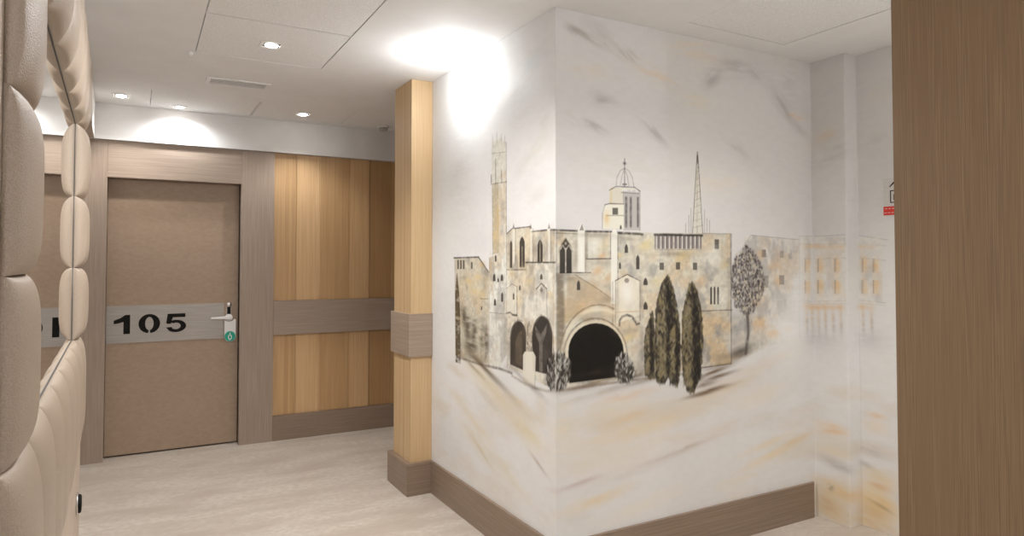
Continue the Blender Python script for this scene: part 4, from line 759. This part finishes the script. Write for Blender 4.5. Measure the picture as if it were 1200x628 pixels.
["l",[0.299,0.256,0.198],0.7,0.0084,0,[[-0.428,0.9589],[-0.4253,1.0529],[-0.3929,1.1238],[-0.3415,1.1573],[-0.2997,1.1563]]],
["l",[0.299,0.256,0.198],0.7,0.0078,0,[[-0.211,1.0906],[-0.1874,1.1489],[-0.1261,1.1971],[-0.0597,1.1823],[-0.0241,1.1161],[-0.0174,1.0101]]],
["p",[0.299,0.264,0.229],0.8,0.0079,0.5,[[-0.1796,1.1415],[-0.1263,1.1066],[-0.0743,1.158],[-0.0818,1.1185],[-0.1114,1.0688],[-0.1117,0.9358],[-0.1418,0.9315],[-0.1415,1.0656],[-0.172,1.1023]]],
["b",[0.184,0.156,0.134],0.5,[-0.082,1.0214],0.0365,0.0698,0,0.6],
["p",[0.745,0.714,0.619],0.93,0.0044,0.0,[[-0.2916,0.9923],[-0.2752,1.0107],[-0.1954,1.0199],[-0.1722,0.9987],[-0.1801,0.8624],[-0.2917,0.8568]]],
["l",[0.257,0.21,0.158],0.6,0.004,0,[[-0.176,1.0062],[-0.1801,0.8624]]],
["p",[0.425,0.376,0.305],0.9,0.0045,0.9,[[-0.263,1.0121],[-0.2548,1.123],[-0.2346,1.1775],[-0.2148,1.1265],[-0.1993,1.0195]]],
["l",[0.06,0.044,0.035],0.8,0.0053,1,[[-0.2427,1.1444],[-0.2508,1.0827],[-0.2388,1.023]]],
["l",[0.1,0.079,0.063],0.7,0.0048,1,[[-0.2148,1.1386],[-0.2071,1.0668],[-0.2111,1.0221]]],
["l",[0.153,0.106,0.063],0.7,0.0136,0,[[-1.0548,0.8905],[-0.7852,0.8864],[-0.5276,0.894],[-0.4016,0.8903]]],
["l",[0.344,0.273,0.177],0.5,0.0119,0,[[-0.4016,0.8776],[-0.2672,0.8566],[-0.0824,0.8548],[-0.0108,0.8668]]],
["b",[0.153,0.122,0.097],0.7,[-0.1724,0.8517],0.0384,0.0079,0,0.6],
["b",[0.299,0.21,0.112],0.5,[-0.8385,0.8558],0.151,0.0141,-18,0.6],
["b",[0.299,0.21,0.112],0.5,[-0.6326,0.8437],0.1368,0.0134,-18,0.6],
["b",[0.353,0.287,0.214],0.5,[0.2299,1.5648],0.1272,0.0119,0,0.35],
["b",[0.353,0.287,0.214],0.35,[0.4057,1.552],0.0723,0.0163,0,0.35],
["b",[0.353,0.287,0.214],0.5,[0.7018,1.4804],0.158,0.0128,0,0.35],
["b",[0.353,0.287,0.214],0.5,[0.0767,1.3685],0.0465,0.0193,0,0.35],
["b",[0.353,0.287,0.214],0.4,[0.2539,1.438],0.0591,0.0119,0,0.35],
["b",[0.353,0.287,0.214],0.5,[0.4277,0.9258],0.0828,0.0324,0,0.35],
["b",[0.353,0.287,0.214],0.4,[0.2877,1.2624],0.0497,0.0239,0,0.35],
["b",[0.353,0.287,0.214],0.45,[0.18,1.1871],0.1056,0.0196,0,0.35],
["b",[0.353,0.287,0.214],0.45,[0.4913,1.0599],0.0158,0.1474,0,0.35],
["b",[0.353,0.287,0.214],0.4,[0.3428,1.2609],0.0121,0.1044,0,0.35],
["b",[0.353,0.287,0.214],0.45,[0.4875,1.2857],0.0106,0.0822,0,0.35],
["b",[0.353,0.287,0.214],0.5,[0.1667,1.4851],0.0115,0.0942,0,0.35],
["b",[0.353,0.287,0.214],0.4,[0.1097,1.4691],0.0141,0.0777,0,0.35],
["b",[0.353,0.287,0.214],0.5,[0.03,1.1626],0.0183,0.1679,0,0.35],
["b",[0.353,0.287,0.214],0.5,[0.7537,0.9428],0.1483,0.034,0,0.35],
["b",[0.353,0.287,0.214],0.5,[1.0263,0.9408],0.074,0.0353,0,0.35],
["b",[0.353,0.287,0.214],0.35,[1.0809,1.339],0.0188,0.1792,0,0.35],
["b",[0.353,0.287,0.214],0.4,[0.4082,1.1132],0.0721,0.0202,0,0.35],
["b",[0.95,0.95,0.914],0.6,[0.4041,1.2876],0.0464,0.0568,0,0.3],
["b",[0.95,0.95,0.914],0.5,[0.2102,1.5091],0.034,0.0395,0,0.3],
["b",[0.95,0.95,0.914],0.35,[0.9652,1.4731],0.0608,0.053,0,0.3],
["b",[0.95,0.95,0.914],0.35,[0.7001,1.2807],0.0563,0.0594,0,0.3],
["b",[0.95,0.95,0.914],0.5,[0.1428,1.4693],0.0114,0.0703,0,0.3],
["b",[0.95,0.95,0.914],0.3,[1.0238,1.251],0.0432,0.0444,0,0.3],
["b",[0.344,0.281,0.206],0.5,[-0.437,1.5153],0.0214,0.1034,0,0.35],
["b",[0.344,0.281,0.206],0.4,[-0.1867,1.5104],0.0234,0.0645,0,0.35],
["b",[0.344,0.281,0.206],0.4,[-0.0229,1.5072],0.017,0.0692,0,0.35],
["b",[0.344,0.281,0.206],0.45,[-0.4727,1.0827],0.0217,0.1295,0,0.35],
["b",[0.344,0.281,0.206],0.35,[-0.2669,1.122],0.0243,0.0573,0,0.35],
["b",[0.344,0.281,0.206],0.4,[-0.0381,1.1993],0.0214,0.0692,0,0.35],
["b",[0.344,0.281,0.206],0.4,[-0.4016,1.3441],0.0262,0.0426,0,0.35],
["b",[0.344,0.281,0.206],0.4,[-0.2829,1.4172],0.0328,0.0206,0,0.35],
["b",[0.344,0.281,0.206],0.35,[-0.7035,1.3365],0.0406,0.0735,0,0.35],
["b",[0.344,0.281,0.206],0.35,[-0.5373,1.1558],0.0934,0.0176,0,0.35],
["b",[0.344,0.281,0.206],0.5,[-0.8279,0.9183],0.1933,0.0235,0,0.35],
["b",[0.344,0.281,0.206],0.5,[-0.4016,0.9114],0.0869,0.0169,0,0.35],
["b",[0.905,0.931,0.95],0.7,[1.6257,1.2351],0.0871,0.1924,0,0.2],
["b",[0.905,0.931,0.95],0.6,[1.5511,1.0704],0.1279,0.0665,0,0.2],
["b",[0.905,0.931,0.95],0.4,[1.6664,1.4764],0.0367,0.1457,0,0.2],
["b",[0.244,0.165,0.1],0.6,[0.5325,0.8765],0.2669,0.0164,6,0.4],
["b",[0.244,0.165,0.1],0.7,[0.1788,0.8753],0.1723,0.0155,6,0.4],
["b",[0.244,0.165,0.1],0.7,[0.9769,0.9003],0.1337,0.0131,6,0.4],
["b",[0.177,0.116,0.071],0.8,[-0.7331,0.884],0.2463,0.0184,-18,0.4],
["b",[0.177,0.116,0.071],0.5,[-0.2351,0.8617],0.159,0.0162,-18,0.4],
["b",[0.244,0.165,0.1],0.7,[1.1775,0.9483],0.09,0.018,14,0.4],
["l",[0.138,0.107,0.084],0.6,0.0042,0,[[0.0036,1.5833],[0.0031,1.3541]]],
["l",[0.157,0.125,0.095],0.6,0.0054,0,[[1.1029,1.5909],[1.0944,0.9093]]],
["l",[0.3,0.204,0.118],0.6,0.012,0,[[0.0021,0.8684],[0.227,0.8749],[0.5325,0.8806],[0.7531,0.8833]]],
["b",[0.19,0.144,0.095],0.7,[0.4483,0.8958],0.0625,0.0122,8,0.3],
["b",[0.262,0.173,0.1],0.95,[0.9645,0.875],0.1211,0.0131,10,0.35],
["b",[0.262,0.173,0.1],0.95,[1.0007,0.8501],0.1223,0.0114,8,0.35],
["b",[0.262,0.173,0.1],0.95,[0.9514,0.7844],0.1567,0.0131,7,0.35],
["b",[0.262,0.173,0.1],0.95,[0.8796,0.7694],0.0945,0.0095,5,0.35],
["b",[0.262,0.173,0.1],0.95,[0.9158,0.8181],0.0836,0.013,8,0.35],
["b",[0.262,0.173,0.1],0.95,[0.8393,0.8463],0.0701,0.0172,6,0.35],
["p",[0.119,0.101,0.075],0.95,0.0082,0.0,[[0.5114,0.9029],[0.5069,1.018],[0.5182,1.1201],[0.5617,1.2051],[0.5719,1.1175],[0.5702,0.8898],[0.5431,0.8715]]],
["d",[[0.057,0.047,0.041],[0.108,0.09,0.07],[0.179,0.151,0.1],[0.235,0.196,0.118],[0.138,0.125,0.103],[0.082,0.071,0.063],[0.321,0.267,0.137]],0.75,224,0.006,3,2.0,[[0.5114,0.9029],[0.5069,1.018],[0.5182,1.1201],[0.5617,1.2051],[0.5719,1.1175],[0.5702,0.8898],[0.5431,0.8715]]],
["d",[[0.364,0.297,0.158],[0.291,0.239,0.137],[0.41,0.363,0.241]],0.6,40,0.0062,23,2,[[0.5165,0.9065],[0.514,1.09],[0.5382,1.1563],[0.5396,0.9047]]],
["d",[[0.053,0.045,0.041],[0.073,0.062,0.055]],0.7,40,0.0066,43,2,[[0.5472,0.8958],[0.5447,1.1643],[0.5628,1.0875],[0.5657,0.9522]]],
["p",[0.119,0.101,0.075],0.95,0.0084,0.0,[[0.5807,0.86],[0.5711,1.0139],[0.5835,1.2209],[0.6172,1.3371],[0.659,1.3808],[0.6892,1.3233],[0.7166,1.2378],[0.7044,1.1323],[0.6701,1.0497],[0.6631,0.8822],[0.6352,0.8428]]],
["d",[[0.057,0.047,0.041],[0.108,0.09,0.07],[0.179,0.151,0.1],[0.235,0.196,0.118],[0.138,0.125,0.103],[0.082,0.071,0.063],[0.321,0.267,0.137]],0.75,644,0.0061,5,2.0,[[0.5807,0.86],[0.5711,1.0139],[0.5835,1.2209],[0.6172,1.3371],[0.659,1.3808],[0.6892,1.3233],[0.7166,1.2378],[0.7044,1.1323],[0.6701,1.0497],[0.6631,0.8822],[0.6352,0.8428]]],
["d",[[0.364,0.297,0.158],[0.291,0.239,0.137],[0.41,0.363,0.241]],0.6,115,0.0063,25,2,[[0.591,0.8798],[0.585,1.1939],[0.6388,1.3305],[0.6422,0.8756]]],
["d",[[0.053,0.045,0.041],[0.073,0.062,0.055]],0.7,115,0.0067,45,2,[[0.6594,0.8658],[0.6532,1.3387],[0.6941,1.1899],[0.7005,0.9213]]],
["p",[0.119,0.101,0.075],0.95,0.0084,0.0,[[0.6684,0.8482],[0.664,0.987],[0.6818,1.1122],[0.7192,1.208],[0.7381,1.1095],[0.7392,0.9184],[0.7186,0.8228]]],
["d",[[0.057,0.047,0.041],[0.108,0.09,0.07],[0.179,0.151,0.1],[0.235,0.196,0.118],[0.138,0.125,0.103],[0.082,0.071,0.063],[0.321,0.267,0.137]],0.75,280,0.0061,4,2.0,[[0.6684,0.8482],[0.664,0.987],[0.6818,1.1122],[0.7192,1.208],[0.7381,1.1095],[0.7392,0.9184],[0.7186,0.8228]]],
["d",[[0.364,0.297,0.158],[0.291,0.239,0.137],[0.41,0.363,0.241]],0.6,50,0.0063,24,2,[[0.6757,0.8602],[0.673,1.0754],[0.7016,1.1578],[0.7028,0.8579]]],
["d",[[0.053,0.045,0.041],[0.073,0.062,0.055]],0.7,50,0.0068,44,2,[[0.7118,0.8487],[0.7093,1.166],[0.7306,1.0723],[0.7337,0.9061]]],
["l",[0.743,0.69,0.544],0.5,0.0051,0,[[0.7476,1.2156],[0.7451,0.8755]]],
["p",[0.119,0.101,0.075],0.95,0.0086,0.0,[[0.7586,0.8532],[0.7457,1.0028],[0.7558,1.1726],[0.7856,1.283],[0.821,1.347],[0.8556,1.2988],[0.884,1.1894],[0.8943,1.0368],[0.8747,0.8649],[0.827,0.7787],[0.7809,0.8001]]],
["d",[[0.057,0.047,0.041],[0.108,0.09,0.07],[0.179,0.151,0.1],[0.235,0.196,0.118],[0.138,0.125,0.103],[0.082,0.071,0.063],[0.321,0.267,0.137]],0.75,784,0.0062,6,2.0,[[0.7586,0.8532],[0.7457,1.0028],[0.7558,1.1726],[0.7856,1.283],[0.821,1.347],[0.8556,1.2988],[0.884,1.1894],[0.8943,1.0368],[0.8747,0.8649],[0.827,0.7787],[0.7809,0.8001]]],
["d",[[0.364,0.297,0.158],[0.291,0.239,0.137],[0.41,0.363,0.241]],0.6,140,0.0064,26,2,[[0.7611,0.819],[0.7554,1.1505],[0.8112,1.2954],[0.8139,0.8142]]],
["d",[[0.053,0.045,0.041],[0.073,0.062,0.055]],0.7,140,0.0069,46,2,[[0.8315,0.804],[0.8261,1.3037],[0.8679,1.1457],[0.874,0.8606]]],
["p",[0.082,0.071,0.061],0.6,0.019,0.5,[[0.0066,0.8755],[0.0047,1.0423],[0.0388,1.0286],[0.0756,0.9917],[0.08,0.93],[0.0476,0.8794]]],
["d",[[0.061,0.054,0.049],[0.125,0.112,0.095],[0.218,0.196,0.166],[0.41,0.399,0.369],[0.599,0.593,0.544],[0.087,0.076,0.061]],0.85,225,0.0046,7,2.8,[[0.0066,0.8755],[0.0047,1.0423],[0.0388,1.0286],[0.0756,0.9917],[0.08,0.93],[0.0476,0.8794]]],
["p",[0.082,0.071,0.061],0.6,0.0201,0.5,[[0.3358,0.9091],[0.3311,0.9693],[0.3616,1.0111],[0.4024,1.0004],[0.428,0.9663],[0.4588,0.9152],[0.4274,0.8773],[0.366,0.8785]]],
["d",[[0.061,0.054,0.049],[0.125,0.112,0.095],[0.218,0.196,0.166],[0.41,0.399,0.369],[0.599,0.593,0.544],[0.087,0.076,0.061]],0.85,285,0.0048,8,2.8,[[0.3358,0.9091],[0.3311,0.9693],[0.3616,1.0111],[0.4024,1.0004],[0.428,0.9663],[0.4588,0.9152],[0.4274,0.8773],[0.366,0.8785]]],
["p",[0.06,0.05,0.043],0.6,0.0192,0.5,[[-0.075,0.8947],[-0.0822,0.9555],[-0.0602,1.0048],[-0.0067,1.0342],[-0.0052,0.8753],[-0.0462,0.8723]]],
["d",[[0.044,0.038,0.035],[0.091,0.079,0.067],[0.159,0.138,0.117],[0.299,0.281,0.261],[0.436,0.418,0.385],[0.063,0.053,0.043]],0.85,165,0.0046,9,2.8,[[-0.075,0.8947],[-0.0822,0.9555],[-0.0602,1.0048],[-0.0067,1.0342],[-0.0052,0.8753],[-0.0462,0.8723]]],
["l",[0.186,0.158,0.151],0.9,0.02,0,[[1.2034,0.9556],[1.2243,1.0634],[1.2193,1.1729]]],
["l",[0.21,0.18,0.173],0.7,0.0091,0,[[1.2188,1.1319],[1.1815,1.2468],[1.1698,1.3378]]],
["l",[0.21,0.18,0.173],0.7,0.0082,0,[[1.219,1.1456],[1.2662,1.2446],[1.2741,1.3363]]],
["p",[0.321,0.287,0.26],0.5,0.0365,0.6,[[1.1052,1.2713],[1.094,1.3838],[1.1332,1.4739],[1.2111,1.5291],[1.2764,1.4976],[1.3353,1.419],[1.3607,1.3119],[1.3125,1.2341],[1.2586,1.1715],[1.1804,1.1652],[1.1297,1.2032]]],
["d",[[0.157,0.137,0.137],[0.262,0.23,0.223],[0.387,0.352,0.334],[0.119,0.101,0.095],[0.661,0.593,0.445]],0.85,900,0.0059,10,1.4,[[1.1052,1.2713],[1.094,1.3838],[1.1332,1.4739],[1.2111,1.5291],[1.2764,1.4976],[1.3353,1.419],[1.3607,1.3119],[1.3125,1.2341],[1.2586,1.1715],[1.1804,1.1652],[1.1297,1.2032]]],
["b",[0.138,0.118,0.1],0.7,[1.1649,0.9672],0.0897,0.018,12,0.4]]''')
PATH = [(-(3.957-Y0), (X0-.001, 3.957)), (0, (X0-.001, Y0-.001)), (X1-X0, (X1-.001, Y0-.001)), (X1-X0+Y0-YA, (X1-.001, YA-.001)), (X2-X0+Y0-YA, (X2-.001, YA-.001)), (X2-X0+Y0-YA+1.40, (X2-.001, YA-1.40))]
def seg(a, b, st): n = max(1, int(round((b-a)/st))); return list(np.linspace(a, b, n+1)[:-1])
sb = [p[0] for p in PATH]
SS = np.array(seg(sb[0], sb[1], .0028)+seg(sb[1], sb[2], .003)+seg(sb[2], sb[3], .006)+seg(sb[3], sb[4], .008)+seg(sb[4], sb[4]+.30, .006)+seg(sb[4]+.30, sb[5], .05)+[sb[5]])
ZV = np.array(seg(.001, .86, .008)+seg(.86, 2.02, .0028)+seg(2.02, H-.001, .008)+[H-.001])
SG, ZG = np.meshgrid(SS, ZV, indexing='ij')
rng = np.random.RandomState(5); LAT = rng.rand(512, 512)
def vnoise(x, y):
    xi = np.floor(x).astype(int); yi = np.floor(y).astype(int); fx = x-xi; fy = y-yi; fx = fx*fx*(3-2*fx); fy = fy*fy*(3-2*fy)
    g = lambda a, b: LAT[a % 512, b % 512]
    return (g(xi, yi)*(1-fx)+g(xi+1, yi)*fx)*(1-fy)+(g(xi, yi+1)*(1-fx)+g(xi+1, yi+1)*fx)*fy
def fbm(x, y, o=4): return sum(vnoise(x*2**k+17*k, y*2**k+31*k)*.5**k for k in range(o))/sum(.5**k for k in range(o))
N1 = fbm(SG*9, ZG*9); N2 = fbm(SG*14+70, ZG*10+40); N3 = fbm(SG*26+9, ZG*60+3, 3); N4 = fbm(SG*60+5, ZG*60+2, 2)
IMG = np.empty(SG.shape+(3,)); IMG[:] = (.755, .745, .735)
sm = lambda a, lo, hi: np.clip((a-lo)/(hi-lo), 0, 1)
# broad washes over the whole sheet
W1 = fbm(SG*1.6+3, ZG*2.6+8); IMG *= (1-.05*sm(W1, .5, .75))[..., None]*np.array([1, 1.0, 1.0])
IMG *= 1-(.10*sm(fbm(SG*2+33, ZG*7+12), .52, .75)*(ZG < 1.05))[..., None]*np.array([.3, .7, 1.4])
IMG *= 1-(.05*(N3-.5))[..., None]
def win(x0, x1, y0, y1):
    a = np.searchsorted(SS, x0); b = np.searchsorted(SS, x1); c = np.searchsorted(ZV, y0); d = np.searchsorted(ZV, y1); return slice(max(a-1, 0), b+1), slice(max(c-1, 0), d+1)
def segd(X, Y, p, q):
    dx, dy = q[0]-p[0], q[1]-p[1]; L = dx*dx+dy*dy+1e-12; t = np.clip(((X-p[0])*dx+(Y-p[1])*dy)/L, 0, 1); return np.hypot(X-p[0]-t*dx, Y-p[1]-t*dy)
def inside(X, Y, P):
    r = np.zeros(X.shape, bool)
    for p, q in zip(P, P[1:]+P[:1]):
        if p[1] == q[1]: continue
        c = ((p[1] > Y) != (q[1] > Y)) & (X < (q[0]-p[0])*(Y-p[1])/(q[1]-p[1])+p[0]); r ^= c
    return r
def lay(w, a, c): IMG[w] = IMG[w]*(1-a[..., None]) + a[..., None]*(c if isinstance(c, np.ndarray) else np.array(c))
def polymask(P, soft):
    xs = [p[0] for p in P]; ys = [p[1] for p in P]; w = win(min(xs)-soft, max(xs)+soft, min(ys)-soft, max(ys)+soft)
    X, Y = SG[w], ZG[w]; d = np.full(X.shape, 9.)
    for p, q in zip(P, P[1:]+P[:1]): d = np.minimum(d, segd(X, Y, p, q))
    d = np.where(inside(X, Y, P), d, -d); soft = max(soft, .004); return w, np.clip(d/soft+.5, 0, 1)
for it in MUR:
    k = it[0]
    if k == 'p':
        w, m = polymask(it[5], it[3]); lay(w, m*it[2]*(1-it[4]*sm(N3[w], .45, .75)), it[1])
    elif k == 's':
        w, m = polymask(it[7], it[5]); am = it[6]; c = np.array(it[1])*np.ones(m.shape+(1,))
        o = (am*sm(N1[w], .50, .68))[..., None]; c = c*(1-o)+np.array(it[2])*o
        g = (am*sm(N2[w], .54, .70))[..., None]; c = c*(1-g)+np.array(it[3])*g
        lay(w, m*it[4], c*(.93+.26*(N4[w]-.5)+.16*(N3[w]-.5))[..., None])
    elif k == 'l':
        P = it[5]; h = max(it[3]/2, .0022); xs = [p[0] for p in P]; ys = [p[1] for p in P]; w = win(min(xs)-h*2, max(xs)+h*2, min(ys)-h*2, max(ys)+h*2)
        X, Y = SG[w], ZG[w]; d = np.full(X.shape, 9.)
        for p, q in zip(P, P[1:]): d = np.minimum(d, segd(X, Y, p, q))
        m = np.clip(1.25-d/h*.75, 0, 1)*min(1, it[3]/2/h+.15); lay(w, m*it[2]*(1-(.9 if it[4] else .35)*sm(N4[w], .4, .75)), it[1])
    elif k == 'b':
        _, c, a, p, ru, rv, an, st = it; r = max(ru, rv)*1.9; w = win(p[0]-r, p[0]+r, p[1]-r, p[1]+r); X, Y = SG[w]-p[0], ZG[w]-p[1]
        ca, sa = math.cos(R(an)), math.sin(R(an)); u = (X*ca+Y*sa)/ru; v = (-X*sa+Y*ca)/rv
        n = fbm((X*ca+Y*sa)*10+p[0]*50, (-X*sa+Y*ca)*60+p[1]*50, 3); v = v+(n-.5)*.6
        m = np.exp(-(u*u+v*v)**1.0*1.3); m = np.where(m < .03, 0, m)*(1-st*sm(n, .42, .7)); lay(w, np.clip(m*a, 0, 1), c)
    else:
        _, cols, a, n, r, seed, el, P = it; rr = random.Random(seed); xs = [p[0] for p in P]; ys = [p[1] for p in P]; c = 0
        r = max(r, .0024)
        while c < n:
            x, y = rr.uniform(min(xs), max(xs)), rr.uniform(min(ys), max(ys))
            if not inside(np.array([x]), np.array([y]), P)[0]: continue
            c += 1; q = r*rr.uniform(.7, 1.4); e = q*el; w = win(x-e*1.3, x+e*1.3, y-e*1.3, y+e*1.3); X, Y = SG[w]-x, ZG[w]-y; t = rr.uniform(-.6, .6)
            u = (X*math.cos(t)+Y*math.sin(t))/q; v = (-X*math.sin(t)+Y*math.cos(t))/e; m = np.clip(1.4-np.hypot(u, v)*1.1, 0, 1); lay(w, m*a, rr.choice(cols))
IMG = np.clip(IMG*np.minimum(1, IMG.mean(-1, keepdims=True)/.745)**.3, .003, .95)
xy = np.array([p[1] for p in PATH]); PX = np.interp(SS, sb, xy[:, 0]); PY = np.interp(SS, sb, xy[:, 1])
ns, nz = len(SS), len(ZV); V = np.empty((ns, nz, 3)); V[..., 0] = PX[:, None]; V[..., 1] = PY[:, None]; V[..., 2] = ZV[None, :]
me = bpy.data.meshes.new('mural'); me.vertices.add(ns*nz); me.vertices.foreach_set('co', V.ravel())
idx = np.arange(ns*nz).reshape(ns, nz); F = np.stack([idx[:-1, :-1], idx[1:, :-1], idx[1:, 1:], idx[:-1, 1:]], -1).reshape(-1, 4)
me.loops.add(F.size); me.loops.foreach_set('vertex_index', F.ravel().astype(np.int32)); me.polygons.add(len(F)); me.polygons.foreach_set('loop_start', np.arange(0, F.size, 4, dtype=np.int32))
me.update(calc_edges=True); ca = me.color_attributes.new('paint', 'FLOAT_COLOR', 'POINT')
CC = np.ones((ns*nz, 4), np.float32); CC[:, :3] = IMG.reshape(-1, 3); ca.data.foreach_set('color', CC.ravel())
mm = mat('mural_paint', (.75,.74,.73,1), .55); at = nd(mm, 'ShaderNodeAttribute', attribute_name='paint'); lk(mm, at.outputs['Color'], mm.node_tree.nodes['Principled BSDF'].inputs['Base Color'])
mm.node_tree.nodes['Principled BSDF'].inputs['Specular IOR Level'].default_value = .12
me.materials.append(mm); mo = bpy.data.objects.new('mural', me); COL.objects.link(mo)
tag(mo, 'painted mural of a stone palace, cypresses and bell towers wrapping the wall corner', 'mural')

# ------------------------------------------------------------ sign on the far right wall
sg = empty('wall_sign', (3.488, 2.08, 1.69)); SO = (3.488, 2.08, 1.69)
tag(sg, 'small silver floor sign with a red strip, half hidden behind the brown veneer panel', 'sign')
fs = lambda u, v, w: (3.4845-w, 2.155-u, v)
MB().box(3.4846, 3.4886, 2.005, 2.155, 1.690, 1.887, .0008).build('plate', M['sign'], sg, False, SO)
MB().prism(rect(.001, .149, 1.692, 1.738), .0008, fs).build('red_strip', M['red'], sg, False, SO)
t = MB()
for i in range(7): t.prism(rect(.010+i*.019, .022+i*.019, 1.725, 1.7275), .0005, lambda u, v, w: (3.4836-w, 2.155-u, v)); t.prism(rect(.006+i*.019, .019+i*.019, 1.703, 1.7055), .0005, lambda u, v, w: (3.4836-w, 2.155-u, v))
t.build('white_lines', M['white'], sg, False, SO)
t = MB(); t.prism([(.060, 1.828), (.066, 1.828), (.066, 1.870), (.060, 1.870), (.036, 1.846), (.036, 1.839), (.060, 1.858)], .0008, fs); t.build('numeral', M['black'], sg, False, SO)
t = MB()
for r in (rect(.038, .110, 1.818, 1.823), rect(.038, .110, 1.756, 1.761), rect(.038, .043, 1.756, 1.823), rect(.105, .110, 1.756, 1.823)): t.prism(r, .0008, fs)
t.prism([(.056, 1.770), (.068, 1.770), (.068, 1.800), (.064, 1.808), (.056, 1.800)], .0008, fs); t.prism([(.080, 1.770), (.092, 1.770), (.092, 1.800), (.086, 1.808), (.080, 1.800)], .0008, fs)
t.build('pictogram', M['black'], sg, False, SO)

# ------------------------------------------------------------ ceiling fittings
LL = ['square recessed downlight in the nearest speckled ceiling tile', 'small recessed downlight in the far left corner of the ceiling, over the door jamb', 'small recessed downlight in a far ceiling tile, nearest the pillar', 'tiny bright spotlight against the bulkhead right above door 105',
      'bright recessed downlight beside the top of the mural and pillar', 'recessed downlight in the ceiling over the corridor', 'added fill lamp behind the camera, unseen', 'recessed downlight in the ceiling of the side passage', 'recessed downlight in the side passage ceiling by its right wall']
for i, (x, y, p, cone, c) in enumerate(LAMPS):
    z = H if i not in (0, 2) else H+.0015
    e = empty('downlight', (x, y, z)); tag(e, LL[i], 'downlight', 'recessed ceiling downlights')
    r = {3: .028, 4: .055}.get(i, .038); s = r+.022; h = .004
    m = MB(); m.box(-s, s, -s, -r-.004, -h, -.0002, .001).box(-s, s, r+.004, s, -h, -.0002, .001).box(-s, -r-.004, -r-.004, r+.004, -h, -.0002, .001).box(r+.004, s, -r-.004, r+.004, -h, -.0002, .001)
    m.build('bezel', M['white_metal'], e)
    MB().box(-r-.004, r+.004, -r-.004, r+.004, -.0022, -.0003).build('recess', M['dark'], e)
    MB().lathe([(0, -.0105), (r*.55, -.0095), (r*.8, -.006), (r*.85, -.0024), (0, -.0023)]).build('lamp_glass', M['glow'], e, True)
    L = bpy.data.lights.new('spot', 'SPOT' if cone else 'POINT'); L.energy = p; L.color = c; L.shadow_soft_size = .03
    if cone: L.spot_size = R(cone); L.spot_blend = .7
    o = bpy.data.objects.new('spot_beam', L); COL.objects.link(o); o.parent = e; o.location = (0, 0, -.045 if cone else -.115)
av = empty('air_vent', (.545, 4.595, H)); tag(av, 'narrow white slotted air grille in the ceiling between the tiles', 'air vent')
m = MB(); m.box(-.19, .19, -.075, -.055, -.008, -.0003, .001).box(-.19, .19, .055, .075, -.008, -.0003, .001).box(-.19, -.165, -.055, .055, -.008, -.0003, .001).box(.165, .19, -.055, .055, -.008, -.0003, .001)
m.build('frame', M['white_metal'], av); MB().box(-.165, .165, -.055, .055, -.002, -.0004).build('backing', M['dark'], av)
m = MB()
for k in range(4): m.box(-.165, .165, -.050+k*.028, -.044+k*.028, -.007, -.0021)
m.build('slats', M['white_metal'], av)
sd = empty('smoke_detector', (1.80, 5.47, H)); tag(sd, 'small grey smoke detector on the ceiling at the top left of the pillar', 'smoke detector')
MB().lathe([(0,-.001),(.052,-.001),(.052,-.012),(0,-.012)]).build('base', M['white'], sd, True)
MB().lathe([(0,-.012),(.036,-.012),(.036,-.030),(.030,-.040),(.012,-.044),(0,-.044)]).build('head', mat('grey_plastic', (.45,.43,.40,1), .5), sd, True)
cs = empty('ceiling_sensor', (.232, 4.05, H)); tag(cs, 'tiny white dome sensor at the corner of the nearest lamp tile', 'sensor')
MB().lathe([(0,-.0005),(.017,-.0005),(.016,-.008),(.010,-.016),(0,-.019)]).build('dome', M['white'], cs, True)
